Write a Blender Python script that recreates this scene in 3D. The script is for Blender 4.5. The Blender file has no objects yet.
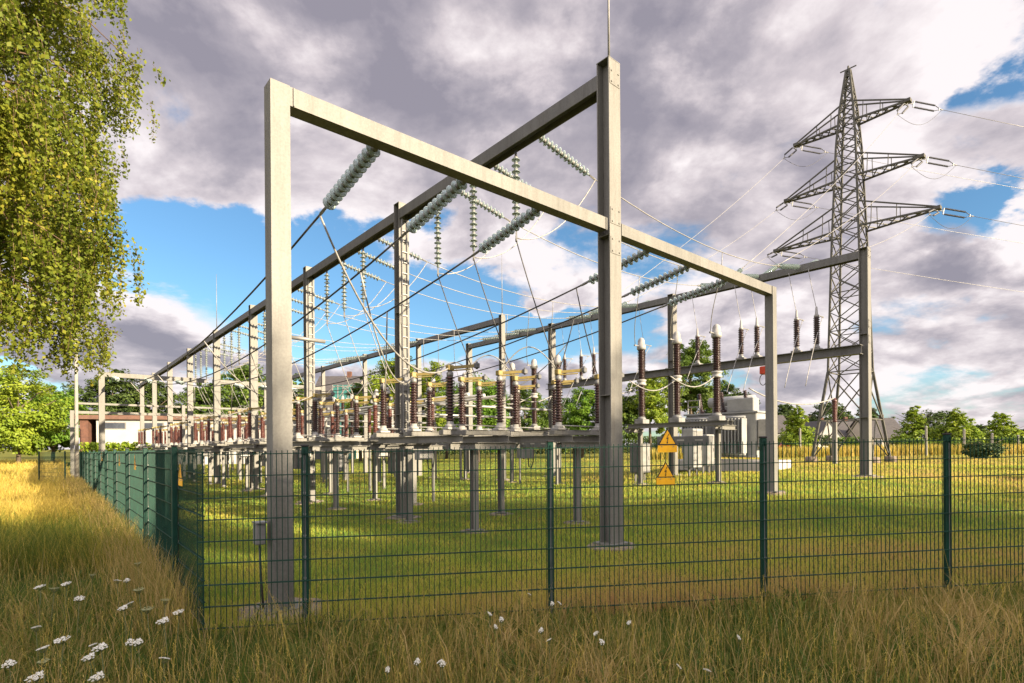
import bpy, math, random
import numpy as np
from mathutils import Vector, Matrix, Quaternion

random.seed(7)
RNG = np.random.default_rng(11)
SC = bpy.context.scene
COL = SC.collection
F = 554.0            # focal length in pixels of the 1024 px wide picture
EYE = 1.75
ROLL = 0.007
PI = math.pi

# ------------------------------------------------------------------ frame of the yard
OX, OY = 1.69, 9.47
UX, UY = .754, .656
N_ = math.hypot(UX, UY); UX /= N_; UY /= N_
VX, VY = -UY, UX


def st(s, t):
    return (OX + UX * s + VX * t, OY + UY * s + VY * t)


def ray(px, py, Y):
    dx, dy = px - 512, 446 - py
    return Vector(((dx + ROLL * dy) / F * Y, Y, EYE + (dy - ROLL * dx) / F * Y))


GP = [(0, 0, 0), (0, 4, 0), (-2.9, 5.15, -.03), (4.84, 6.16, .04), (-2.5, 5.9, .03), (1.69, 9.47, 0), (-3, 14.9, -.2),
      (-1, 11.3, -.08), (1.1, 12.9, -.03), (6.5, 13.7, .68), (11.5, 18, .66), (9.3, 18, .78), (-7.2, 19.6, -.2),
      (-15.5, 29.2, -.15), (-22, 28, -.2), (-30, 25, -.2), (-14, 16, -.12), (23, 38, .48), (40, 60, .6), (20, 70, .6),
      (0, 60, .3), (-30, 60, 0), (-60, 90, 0), (8, 8, .1), (10.5, 10.5, .32), (4.7, 10, .12), (10, 4, 0), (-10, 4, 0), (14, 14, .5),
      (-10, 10, -.05), (3, 18, .3), (0, 25, .1), (14, 27, .75), (18, 22, .65), (35, 35, .5), (0, -20, 0), (-20, -10, 0), (30, -10, 0),
      (60, 10, .4), (-60, 20, -.1)]
GPA = np.array(GP)


def gnd_np(x, y):
    x = np.asarray(x, float); y = np.asarray(y, float)
    num = np.zeros_like(x); den = np.zeros_like(x)
    for a, b, c in GP:
        w = 1.0 / ((x - a) ** 2 + (y - b) ** 2 + 5.0) ** 1.7
        num += w * c; den += w
    r = np.hypot(x, y - 20)
    return num / den * np.clip((900 - r) / 700, 0, 1)


def gnd(x, y):
    return float(gnd_np(np.array([x]), np.array([y]))[0])


# ------------------------------------------------------------------ mesh builder
class MB:
    def __init__(self):
        self.v = []; self.f = []; self.smooth = []

    def _add(self, vs, fs, sm=False):
        b = len(self.v)
        self.v.extend([tuple(p) for p in vs])
        for f in fs:
            self.f.append(tuple(b + i for i in f)); self.smooth.append(sm)
        return self

    def box(self, c, size, ax=None):
        c = Vector(c); h = [s / 2 for s in size]
        if ax is None: ax = (Vector((1, 0, 0)), Vector((0, 1, 0)), Vector((0, 0, 1)))
        vs = []
        for k in (-1, 1):
            for j, i in ((-1, -1), (-1, 1), (1, 1), (1, -1)):
                vs.append(c + ax[0] * (i * h[0]) + ax[1] * (j * h[1]) + ax[2] * (k * h[2]))
        return self._add(vs, [(3, 2, 1, 0), (4, 5, 6, 7), (0, 1, 5, 4), (1, 2, 6, 5), (2, 3, 7, 6), (3, 0, 4, 7)])

    def bevbox(self, c, size, b=.01, ax=None):
        # a box with chamfered vertical and top edges
        c = Vector(c); hx, hy, hz = [s / 2 for s in size]
        if ax is None: ax = (Vector((1, 0, 0)), Vector((0, 1, 0)), Vector((0, 0, 1)))

        def ring(x, y, z):
            pts = [(-x + b, -y), (x - b, -y), (x, -y + b), (x, y - b), (x - b, y), (-x + b, y), (-x, y - b), (-x, -y + b)]
            return [c + ax[0] * p[0] + ax[1] * p[1] + ax[2] * z for p in pts]
        rs = [ring(hx - b, hy - b, -hz), ring(hx, hy, -hz + b), ring(hx, hy, hz - b), ring(hx - b, hy - b, hz)]
        vs = [p for r in rs for p in r]; fs = []
        for r in range(3):
            for i in range(8):
                j = (i + 1) % 8
                fs.append((r * 8 + i, r * 8 + j, r * 8 + 8 + j, r * 8 + 8 + i))
        fs.append(tuple(range(7, -1, -1))); fs.append(tuple(range(24, 32)))
        return self._add(vs, fs)

    def bar(self, p0, p1, w, h, up=(0, 0, 1)):
        p0 = Vector(p0); p1 = Vector(p1); d = (p1 - p0); L = d.length; d /= L
        up = Vector(up); sd = d.cross(up)
        if sd.length < 1e-4: sd = d.cross(Vector((0, 1, 0)))
        sd.normalize(); u = sd.cross(d).normalized()
        return self.box((p0 + p1) / 2, (L, w, h), (d, sd, u))

    def hbeam(self, p0, p1, width, depth, fl, web, wdir):
        """H section; the flanges lie across wdir (their width runs along it)."""
        p0 = Vector(p0); p1 = Vector(p1); d = (p1 - p0); L = d.length; d /= L
        w = Vector(wdir); w = (w - d * w.dot(d)).normalized(); n = d.cross(w).normalized(); c = (p0 + p1) / 2
        for s in (-1, 1):
            self.box(c + n * (s * (depth - fl) / 2), (L, width, fl), (d, w, n))
        self.box(c, (L - .004, web, depth - 2 * fl - .001), (d, w, n))
        return self

    def tube(self, pts, r, n=6, cap=True, r1=None):
        pts = [Vector(p) for p in pts]; m = len(pts); vs = []; fs = []
        prev = None
        for i, p in enumerate(pts):
            d = (pts[min(i + 1, m - 1)] - pts[max(i - 1, 0)]).normalized()
            if prev is None:
                a = d.cross(Vector((0, 0, 1)))
                if a.length < 1e-3: a = d.cross(Vector((1, 0, 0)))
            else:
                a = prev - d * prev.dot(d)
            a.normalize(); prev = a; b = d.cross(a)
            rr = r if r1 is None else r + (r1 - r) * i / (m - 1)
            for k in range(n):
                t = 2 * PI * k / n
                vs.append(p + a * (math.cos(t) * rr) + b * (math.sin(t) * rr))
        for i in range(m - 1):
            for k in range(n):
                k2 = (k + 1) % n
                fs.append((i * n + k, i * n + k2, i * n + n + k2, i * n + n + k))
        self._add(vs, fs, n > 4)
        if cap:
            b = len(self.v) - len(vs)
            self.f.append(tuple(b + k for k in range(n - 1, -1, -1))); self.smooth.append(False)
            self.f.append(tuple(b + (m - 1) * n + k for k in range(n))); self.smooth.append(False)
        return self

    def lathe(self, p0, axis, prof, n=12, sm=True):
        p0 = Vector(p0); d = Vector(axis).normalized()
        a = d.cross(Vector((0, 1, 0)))
        if a.length < 1e-3: a = d.cross(Vector((1, 0, 0)))
        a.normalize(); b = d.cross(a); vs = []; fs = []
        for h, r in prof:
            for k in range(n):
                t = 2 * PI * k / n
                vs.append(p0 + d * h + a * (math.cos(t) * r) + b * (math.sin(t) * r))
        for i in range(len(prof) - 1):
            for k in range(n):
                k2 = (k + 1) % n
                fs.append((i * n + k, i * n + k2, i * n + n + k2, i * n + n + k))
        fs2 = [tuple(range(n - 1, -1, -1)), tuple((len(prof) - 1) * n + k for k in range(n))]
        self._add(vs, fs, sm)
        b0 = len(self.v) - len(vs)
        for f in fs2:
            self.f.append(tuple(b0 + i for i in f)); self.smooth.append(False)
        return self

    def poly(self, pts, nrm, th):
        """flat outline with thickness th along nrm"""
        n = len(pts); nv = Vector(nrm) * th
        vs = [Vector(p) for p in pts] + [Vector(p) + nv for p in pts]
        fs = [tuple(range(n - 1, -1, -1)), tuple(range(n, 2 * n))]
        for i in range(n):
            j = (i + 1) % n
            fs.append((i, j, n + j, n + i))
        return self._add(vs, fs)


OFF = {}


def obj(name, mb, mat, parent=None):
    off = OFF.get(parent.name, Vector((0, 0, 0))) if parent else Vector((0, 0, 0))
    me = bpy.data.meshes.new(name)
    me.from_pydata([(v[0] - off.x, v[1] - off.y, v[2] - off.z) for v in mb.v], [], mb.f)
    me.polygons.foreach_set('use_smooth', mb.smooth)
    me.materials.append(mat); me.update()
    o = bpy.data.objects.new(name, me); COL.objects.link(o)
    if parent:
        o.parent = parent
        OFF[o.name] = off
    return o


def thing(name, label, cat, loc=(0, 0, 0), group=None):
    o = bpy.data.objects.new(name, None); COL.objects.link(o)
    o.location = loc; o['label'] = label; o['category'] = cat
    if group: o['group'] = group
    OFF[o.name] = Vector(loc)
    return o


def tag(o, label, cat, group=None):
    o['label'] = label; o['category'] = cat
    if group: o['group'] = group
    return o


def dup(root, loc, rot=None, label=None, group=None, scale=None):
    r = root.copy(); COL.objects.link(r); r.location = loc
    if isinstance(rot, (int, float)): r.rotation_euler = (0, 0, rot)
    elif rot is not None:
        r.rotation_mode = 'QUATERNION'; r.rotation_quaternion = rot
    if scale: r.scale = scale
    if label: r['label'] = label
    if group: r['group'] = group
    for ch in list(root.children):
        c = ch.copy(); COL.objects.link(c); c.parent = r
        for g in ch.children:
            d = g.copy(); COL.objects.link(d); d.parent = c
    return r


USED = {}


def place(proto, loc, rot=None, label=None, group=None, scale=None):
    if proto.name in USED:
        return dup(proto, loc, rot, label, group, scale)
    USED[proto.name] = 1
    r = proto; r.location = loc
    if isinstance(rot, (int, float)): r.rotation_euler = (0, 0, rot)
    elif rot is not None:
        r.rotation_mode = 'QUATERNION'; r.rotation_quaternion = rot
    if scale: r.scale = scale
    if label: r['label'] = label
    if group: r['group'] = group
    return r


def np_mesh(name, V, Fc, mat, parent=None, var=None, smooth=False, loc=None):
    """V (n,3) ; Fc (m,k) faces of one size; var = per-face number"""
    me = bpy.data.meshes.new(name)
    V = np.asarray(V, np.float32)
    if loc is not None: V = V - np.asarray(loc, np.float32)
    m, k = Fc.shape
    me.vertices.add(len(V)); me.vertices.foreach_set('co', V.ravel())
    me.loops.add(m * k); me.loops.foreach_set('vertex_index', np.ascontiguousarray(Fc, np.int32).ravel())
    me.polygons.add(m)
    me.polygons.foreach_set('loop_start', np.arange(0, m * k, k, dtype=np.int32))
    if smooth: me.polygons.foreach_set('use_smooth', np.ones(m, bool))
    me.update(calc_edges=True)
    if var is not None:
        a = me.attributes.new('var', 'FLOAT', 'FACE'); a.data.foreach_set('value', np.asarray(var, np.float32))
    me.materials.append(mat)
    o = bpy.data.objects.new(name, me); COL.objects.link(o)
    if parent: o.parent = parent
    return o


# ------------------------------------------------------------------ materials
def nm(name):
    m = bpy.data.materials.new(name); m.use_nodes = True
    nt = m.node_tree; b = nt.nodes['Principled BSDF']
    return m, nt, b


def mat_noise(name, c1, c2, scale=3, rough=.55, metal=0, bump=.0, c3=None, stretch=None, spec=.4, detail=6):
    m, nt, b = nm(name)
    tc = nt.nodes.new('ShaderNodeTexCoord'); mp = nt.nodes.new('ShaderNodeMapping')
    nt.links.new(tc.outputs['Object'], mp.inputs[0])
    if stretch: mp.inputs['Scale'].default_value = stretch
    nz = nt.nodes.new('ShaderNodeTexNoise'); nz.inputs['Scale'].default_value = scale
    nz.inputs['Detail'].default_value = detail; nz.inputs['Roughness'].default_value = .65
    nt.links.new(mp.outputs[0], nz.inputs['Vector'])
    cr = nt.nodes.new('ShaderNodeValToRGB')
    cr.color_ramp.elements[0].position = .35; cr.color_ramp.elements[1].position = .65
    cr.color_ramp.elements[0].color = (*c1, 1); cr.color_ramp.elements[1].color = (*c2, 1)
    if c3:
        e = cr.color_ramp.elements.new(.74); e.color = (*c3, 1)
    nt.links.new(nz.outputs['Fac'], cr.inputs[0]); nt.links.new(cr.outputs[0], b.inputs['Base Color'])
    b.inputs['Roughness'].default_value = rough; b.inputs['Metallic'].default_value = metal
    b.inputs['Specular IOR Level'].default_value = spec
    if bump:
        bp = nt.nodes.new('ShaderNodeBump'); bp.inputs['Strength'].default_value = bump; bp.inputs['Distance'].default_value = .01
        nt.links.new(nz.outputs['Fac'], bp.inputs['Height']); nt.links.new(bp.outputs[0], b.inputs['Normal'])
    return m


def mat_var(name, stops, rough=.6, trans=.35, spec=.25, patch=None, patch_scale=.25):
    """foliage: colour by per-leaf number (plus slow patches across the ground)"""
    m, nt, b = nm(name)
    at = nt.nodes.new('ShaderNodeAttribute'); at.attribute_name = 'var'
    cr = nt.nodes.new('ShaderNodeValToRGB')
    els = cr.color_ramp.elements
    els[0].position = stops[0][0]; els[0].color = (*stops[0][1], 1)
    els[1].position = stops[-1][0]; els[1].color = (*stops[-1][1], 1)
    for p, c in stops[1:-1]:
        e = els.new(p); e.color = (*c, 1)
    nt.links.new(at.outputs['Fac'], cr.inputs[0])
    col = cr.outputs[0]
    b.inputs['Roughness'].default_value = rough; b.inputs['Specular IOR Level'].default_value = spec
    nt.links.new(col, b.inputs['Base Color'])
    if trans:
        tr = nt.nodes.new('ShaderNodeBsdfTranslucent'); mx = nt.nodes.new('ShaderNodeMixShader')
        nt.links.new(col, tr.inputs['Color']); mx.inputs[0].default_value = trans
        nt.links.new(b.outputs[0], mx.inputs[1]); nt.links.new(tr.outputs[0], mx.inputs[2])
        nt.links.new(mx.outputs[0], nt.nodes['Material Output'].inputs[0])
    return m


def mat_flat(name, c, rough=.5, metal=0, spec=.4):
    return mat_noise(name, tuple(x * .88 for x in c), tuple(min(1, x * 1.08) for x in c), 6, rough, metal, spec=spec)


def steel_mat(name, c1, c2):
    """old paint: slow mottling, fine speckle, thin run marks and a little rust"""
    m, nt, b = nm(name)
    tc = nt.nodes.new('ShaderNodeTexCoord')

    def nz(sc, stretch, det=6):
        mp = nt.nodes.new('ShaderNodeMapping'); mp.inputs['Scale'].default_value = stretch
        nt.links.new(tc.outputs['Object'], mp.inputs[0])
        n = nt.nodes.new('ShaderNodeTexNoise'); n.inputs['Scale'].default_value = sc; n.inputs['Detail'].default_value = det; n.inputs['Roughness'].default_value = .68
        nt.links.new(mp.outputs[0], n.inputs['Vector']); return n.outputs['Fac']

    def ramp(x, p0, c0, p1, c1_):
        r = nt.nodes.new('ShaderNodeValToRGB'); e = r.color_ramp.elements
        e[0].position = p0; e[0].color = (*c0, 1); e[1].position = p1; e[1].color = (*c1_, 1)
        nt.links.new(x, r.inputs[0]); return r.outputs[0]

    def mix(f, a, bb, mode='MIX'):
        x = nt.nodes.new('ShaderNodeMix'); x.data_type = 'RGBA'; x.blend_type = mode
        if isinstance(f, float): x.inputs[0].default_value = f
        else: nt.links.new(f, x.inputs[0])
        nt.links.new(a, x.inputs[6])
        if isinstance(bb, tuple): x.inputs[7].default_value = (*bb, 1)
        else: nt.links.new(bb, x.inputs[7])
        return x.outputs[2]
    base = ramp(nz(1.3, (1, 1, .5)), .3, c1, .7, c2)
    speck = ramp(nz(38, (1, 1, 1), 3), .35, (.86, .86, .86), .65, (1.08, 1.08, 1.08))
    runs = ramp(nz(7, (1.6, 1.6, .10), 5), .45, (1.05, 1.05, 1.05), .72, (.74, .72, .68))
    c = mix(1.0, base, speck, 'MULTIPLY'); c = mix(.75, c, runs, 'MULTIPLY')
    rust = ramp(nz(4.5, (1, 1, .45), 9), .66, (0, 0, 0), .74, (.6, .6, .6))
    c = mix(rust, c, (.12, .055, .025))
    nt.links.new(c, b.inputs['Base Color'])
    b.inputs['Roughness'].default_value = .55; b.inputs['Specular IOR Level'].default_value = .35
    bp = nt.nodes.new('ShaderNodeBump'); bp.inputs['Strength'].default_value = .12; bp.inputs['Distance'].default_value = .01
    nt.links.new(nz(16, (1, 1, .6), 5), bp.inputs['Height']); nt.links.new(bp.outputs[0], b.inputs['Normal'])
    return m


M = {}
M['steel'] = steel_mat('painted steel', (.132, .129, .115), (.178, .173, .152))
M['steel2'] = steel_mat('grey beam steel', (.095, .095, .09), (.14, .138, .13))
M['galv'] = mat_noise('galvanised steel', (.16, .16, .152), (.26, .255, .24), 4, .5, .25, .04)
M['lattice'] = mat_noise('weathered tower steel', (.045, .044, .034), (.085, .081, .062), 3, .6, .1)
M['conc'] = mat_noise('old concrete', (.13, .10, .07), (.23, .185, .14), 9, .9, 0, .4)
M['concpole'] = mat_noise('pole concrete', (.20, .19, .165), (.29, .27, .23), 5, .8, 0, .15)
M['alu'] = mat_noise('aluminium', (.22, .22, .21), (.32, .32, .305), 6, .4, .3)
M['wire'] = mat_noise('dark cable', (.035, .035, .036), (.07, .068, .065), 20, .5, .2)
M['wirelt'] = mat_noise('bright cable', (.20, .195, .18), (.33, .32, .295), 10, .45, .2)
M['brown'] = mat_noise('brown glazed porcelain', (.018, .009, .008), (.036, .015, .012), 8, .28, 0, spec=.5)
M['red'] = mat_noise('red brown glazed porcelain', (.055, .018, .013), (.092, .028, .019), 8, .32, 0, spec=.5)
M['yellow'] = mat_noise('yellow paint', (.17, .13, .04), (.27, .205, .06), 6, .5)
M['white'] = mat_noise('white enamel', (.23, .225, .208), (.33, .32, .295), 4, .5)
M['tank'] = mat_noise('grey transformer paint', (.22, .225, .218), (.30, .305, .293), 2, .45)
M['dgrey'] = mat_noise('dark cabinet paint', (.07, .075, .075), (.12, .12, .12), 4, .5)
M['green'] = mat_noise('green powder coat', (.002, .027, .017), (.004, .044, .027), 5, .55, 0, spec=.25)
M['signy'] = mat_flat('sign yellow', (.82, .42, .01), .4)
M['black'] = mat_flat('sign black', (.015, .013, .012), .5)
M['bark'] = mat_noise('bark', (.06, .045, .032), (.15, .115, .08), 5, .9, 0, .6, stretch=(1, 1, .3))
M['birchbark'] = mat_noise('birch bark', (.55, .53, .48), (.70, .68, .63), 3, .8, 0, .3, c3=(.05, .045, .04), stretch=(1, 1, 2.5))
M['twig'] = mat_noise('twigs', (.08, .05, .03), (.15, .09, .05), 9, .8)
M['brick'] = mat_noise('brick wall', (.085, .042, .03), (.14, .065, .042), 3, .85, 0, .2)
M['whitewall'] = mat_noise('white plaster', (.31, .30, .28), (.39, .38, .355), .5, .8, 0, .1)
M['cream'] = mat_noise('cream plaster', (.42, .37, .29), (.52, .46, .37), .5, .8)
M['roof'] = mat_noise('slate roof', (.04, .038, .04), (.08, .072, .068), 2, .8, 0, .3, stretch=(1, 1, 6))
M['redroof'] = mat_noise('brown roof edge', (.10, .055, .04), (.15, .08, .055), 2, .8)
M['teal'] = mat_noise('teal glazing', (.02, .11, .095), (.04, .17, .15), 1.2, .25)
M['car_red'] = mat_flat('red car paint', (.40, .03, .02), .25)
M['car_white'] = mat_flat('white car paint', (.72, .72, .70), .25)
M['car_grey'] = mat_flat('silver car paint', (.35, .37, .40), .25, .4)
M['winglass'] = mat_noise('window glass', (.02, .025, .03), (.05, .06, .07), 1, .08, spec=.7)
M['rubber'] = mat_flat('tyre rubber', (.02, .02, .02), .8)
M['petal'] = mat_noise('white petals', (.66, .65, .55), (.80, .79, .70), 40, .7)
M['petalg'] = mat_noise('greenish umbel', (.22, .24, .11), (.34, .34, .17), 40, .7)
M['stemg'] = mat_flat('plant stem', (.10, .12, .04), .7)
M['redbox'] = mat_flat('red enamel box', (.45, .05, .02), .4)

m, nt, b = nm('pale green glass')
b.inputs['Base Color'].default_value = (.6, .74, .68, 1); b.inputs['Roughness'].default_value = .1
b.inputs['Transmission Weight'].default_value = .5; b.inputs['IOR'].default_value = 1.45
nz = nt.nodes.new('ShaderNodeTexNoise'); nz.inputs['Scale'].default_value = 9
cr = nt.nodes.new('ShaderNodeValToRGB'); cr.color_ramp.elements[0].color = (.36, .46, .43, 1); cr.color_ramp.elements[1].color = (.58, .67, .63, 1)
nt.links.new(nz.outputs['Fac'], cr.inputs[0]); nt.links.new(cr.outputs[0], b.inputs['Base Color'])
M['glass'] = m

M['leaf_birch'] = mat_var('birch leaves', [(0, (.075, .11, .014)), (.35, (.145, .185, .02)), (.7, (.225, .245, .026)), (1, (.34, .30, .04))], .5, .42)
M['leaf_green'] = mat_var('bright green leaves', [(0, (.07, .15, .015)), (.5, (.125, .235, .022)), (1, (.21, .31, .035))], .55, .4)
M['leaf_mid'] = mat_var('mid green leaves', [(0, (.055, .10, .016)), (.5, (.10, .165, .024)), (1, (.18, .235, .038))], .55, .35)
M['leaf_dark'] = mat_var('dark green leaves', [(0, (.032, .06, .016)), (.5, (.06, .095, .022)), (1, (.10, .14, .03))], .55, .25)
M['leaf_lime'] = mat_var('yellow green leaves', [(0, (.11, .18, .015)), (.5, (.21, .29, .024)), (1, (.33, .38, .04))], .55, .4)
M['lawn'] = mat_var('lawn blades', [(0, (.085, .19, .034)), (.3, (.20, .315, .045)), (.55, (.46, .46, .06)), (.8, (.56, .41, .11)), (1, (.46, .28, .12))], .6, .5)
M['meadow'] = mat_var('meadow blades', [(0, (.06, .115, .02)), (.3, (.14, .185, .03)), (.5, (.27, .235, .055)), (.75, (.42, .30, .10)), (1, (.60, .44, .19))], .65, .5)
M['golden'] = mat_var('golden dry grass', [(0, (.10, .145, .02)), (.25, (.34, .29, .045)), (.6, (.54, .40, .08)), (1, (.62, .47, .14))], .65, .45)


def ground_material():
    m, nt, b = nm('soil and turf')
    tc = nt.nodes.new('ShaderNodeTexCoord')

    def noise(sc, det=6):
        n = nt.nodes.new('ShaderNodeTexNoise'); n.inputs['Scale'].default_value = sc; n.inputs['Detail'].default_value = det
        n.inputs['Roughness'].default_value = .65
        nt.links.new(tc.outputs['Object'], n.inputs['Vector']); return n.outputs['Fac']
    cr = nt.nodes.new('ShaderNodeValToRGB'); e = cr.color_ramp.elements
    e[0].position = .3; e[0].color = (.07, .095, .016, 1); e[1].position = .72; e[1].color = (.24, .17, .055, 1)
    x = e.new(.52); x.color = (.135, .14, .022, 1)
    mx = nt.nodes.new('ShaderNodeMath'); mx.operation = 'MULTIPLY_ADD'; mx.inputs[1].default_value = .45
    nt.links.new(noise(14), mx.inputs[0])
    m2 = nt.nodes.new('ShaderNodeMath'); m2.operation = 'MULTIPLY'; m2.inputs[1].default_value = .58
    nt.links.new(noise(.35, 4), m2.inputs[0]); nt.links.new(m2.outputs[0], mx.inputs[2])
    nt.links.new(mx.outputs[0], cr.inputs[0]); nt.links.new(cr.outputs[0], b.inputs['Base Color'])
    bp = nt.nodes.new('ShaderNodeBump'); bp.inputs['Strength'].default_value = .8; bp.inputs['Distance'].default_value = .05
    nt.links.new(noise(30), bp.inputs['Height']); nt.links.new(bp.outputs[0], b.inputs['Normal'])
    b.inputs['Roughness'].default_value = .95; b.inputs['Specular IOR Level'].default_value = .1
    return m


M['ground'] = ground_material()

# ------------------------------------------------------------------ ground
def axis_samples(lo, hi, fine_lo, fine_hi, step):
    a = list(np.arange(fine_lo, fine_hi + .01, step)); x = fine_hi; d = step
    while x < hi:
        d *= 1.25; x += d; a.append(min(x, hi))
    x = fine_lo; d = step
    while x > lo:
        d *= 1.25; x -= d; a.insert(0, max(x, lo))
    return np.array(a)


xs = axis_samples(-3000, 3000, -40, 50, 1.0); ys = axis_samples(-300, 4000, -10, 80, 1.0)
XX, YY = np.meshgrid(xs, ys); ZZ = gnd_np(XX, YY)
V = np.stack([XX.ravel(), YY.ravel(), ZZ.ravel()], 1); nx = len(xs)
ii, jj = np.meshgrid(np.arange(nx - 1), np.arange(len(ys) - 1)); k0 = (jj * nx + ii).ravel()
go = np_mesh('ground', V, np.stack([k0, k0 + 1, k0 + nx + 1, k0 + nx], 1), M['ground'], smooth=True)
go['kind'] = 'structure'


# ------------------------------------------------------------------ grass
FS, FI = .13, 5.5                       # front fence line y = FI + FS x
CX = -2.9; CY = FI + FS * CX            # fence corner
LD = Vector((-.64, .768)).normalized()  # direction of the left fence


def outside(x, y):
    """true outside the fenced yard"""
    front = y < FI + FS * x
    left = ((x - CX) * LD.y - (y - CY) * LD.x) < 0
    return front | left


def blades(x, y, h, w, lean, var, name, mat, zoff=0.0):
    n = len(x); z = gnd_np(x, y) - .01
    a = RNG.uniform(0, 2 * PI, n); la = RNG.uniform(0, 2 * PI, n)
    cx, sx = np.cos(a) * w / 2, np.sin(a) * w / 2
    lx, ly = np.cos(la) * lean * h, np.sin(la) * lean * h
    V = np.zeros((n, 5, 3))
    V[:, 0] = np.stack([x - cx, y - sx, z], 1); V[:, 1] = np.stack([x + cx, y + sx, z], 1)
    mx, my, mz = x + lx * .35, y + ly * .35, z + h * .6
    V[:, 2] = np.stack([mx + cx * .7, my + sx * .7, mz], 1); V[:, 3] = np.stack([mx - cx * .7, my - sx * .7, mz], 1)
    V[:, 4] = np.stack([x + lx, y + ly, z + h * np.sqrt(np.clip(1 - lean ** 2 * .6, .2, 1))], 1)
    b = np.arange(n)[:, None, None] * 5
    T = (b + np.array([[0, 1, 2], [0, 2, 3], [3, 2, 4]])[None]).reshape(-1, 3)
    o = np_mesh(name, V.reshape(-1, 3), T, mat, var=np.repeat(var, 3))
    o['kind'] = 'stuff'
    return o


def smooth_noise(x, y, sc, seed):
    r = np.random.default_rng(seed); out = np.zeros_like(x)
    for k in range(7):
        a = r.uniform(0, 2 * PI); f = sc * r.uniform(.5, 2.2); p = r.uniform(0, 6.28)
        out += np.sin((x * np.cos(a) + y * np.sin(a)) * f + p + 1.3 * np.sin((x * np.sin(a) - y * np.cos(a)) * f * .7 + p * 2))
    return out / 7


def sample_fan(n, y0, y1, power, xl=-1.02, xr=1.02, pad=1.2):
    """points in the wedge in front of the visitor, thinner with distance"""
    u = RNG.uniform(0, 1, n)
    if abs(power - 1) < 1e-6: y = y0 * (y1 / y0) ** u
    else:
        p = 1 - power; y = (y0 ** p + u * (y1 ** p - y0 ** p)) ** (1 / p)
    x = RNG.uniform(0, 1, n) * ((xr - xl) * y + 2 * pad) + xl * y - pad
    return x, y


def seed_heads(x, y):
    """a loose feathery head on top of dry stems"""
    k = RNG.uniform(0, 1, len(x)) < .22; x, y = x[k], y[k]; n = len(x)
    V = []; Fc = []; z0 = gnd_np(x, y); h = RNG.uniform(.34, .66, n); lean = RNG.normal(0, .16, (n, 2)); L = RNG.uniform(.06, .15, n)
    for i in range(n):
        bx_, by_ = x[i], y[i]; lx, ly = lean[i] * h[i]
        a = RNG.uniform(0, 6.28); w = .0014
        top = np.array([bx_ + lx, by_ + ly, z0[i] + h[i]]); d = np.array([lx, ly, h[i]]); d = d / np.linalg.norm(d)
        sv = np.array([math.cos(a), math.sin(a), 0]) * w; b = len(V)
        V += [np.array([bx_, by_, z0[i]]) - sv, np.array([bx_, by_, z0[i]]) + sv, top + sv * .6, top - sv * .6]; Fc.append((b, b + 1, b + 2, b + 3))
        for m in range(9):
            q = m / 8; a2 = m * 2.4; c = top - d * (L[i] * q); r = .004 + .011 * math.sin(PI * min(1, q + .12))
            o = np.array([math.cos(a2), math.sin(a2), .9]) * r; e = np.array([-math.sin(a2), math.cos(a2), 0]) * .0022; b = len(V)
            V += [c - e, c + e, c + o + e * .4, c + o - e * .4]; Fc.append((b, b + 1, b + 2, b + 3))
    o = np_mesh('grass_seed_heads', np.array(V), np.array(Fc), M['golden'], var=RNG.uniform(.3, 1, len(Fc))); o['kind'] = 'stuff'


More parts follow.
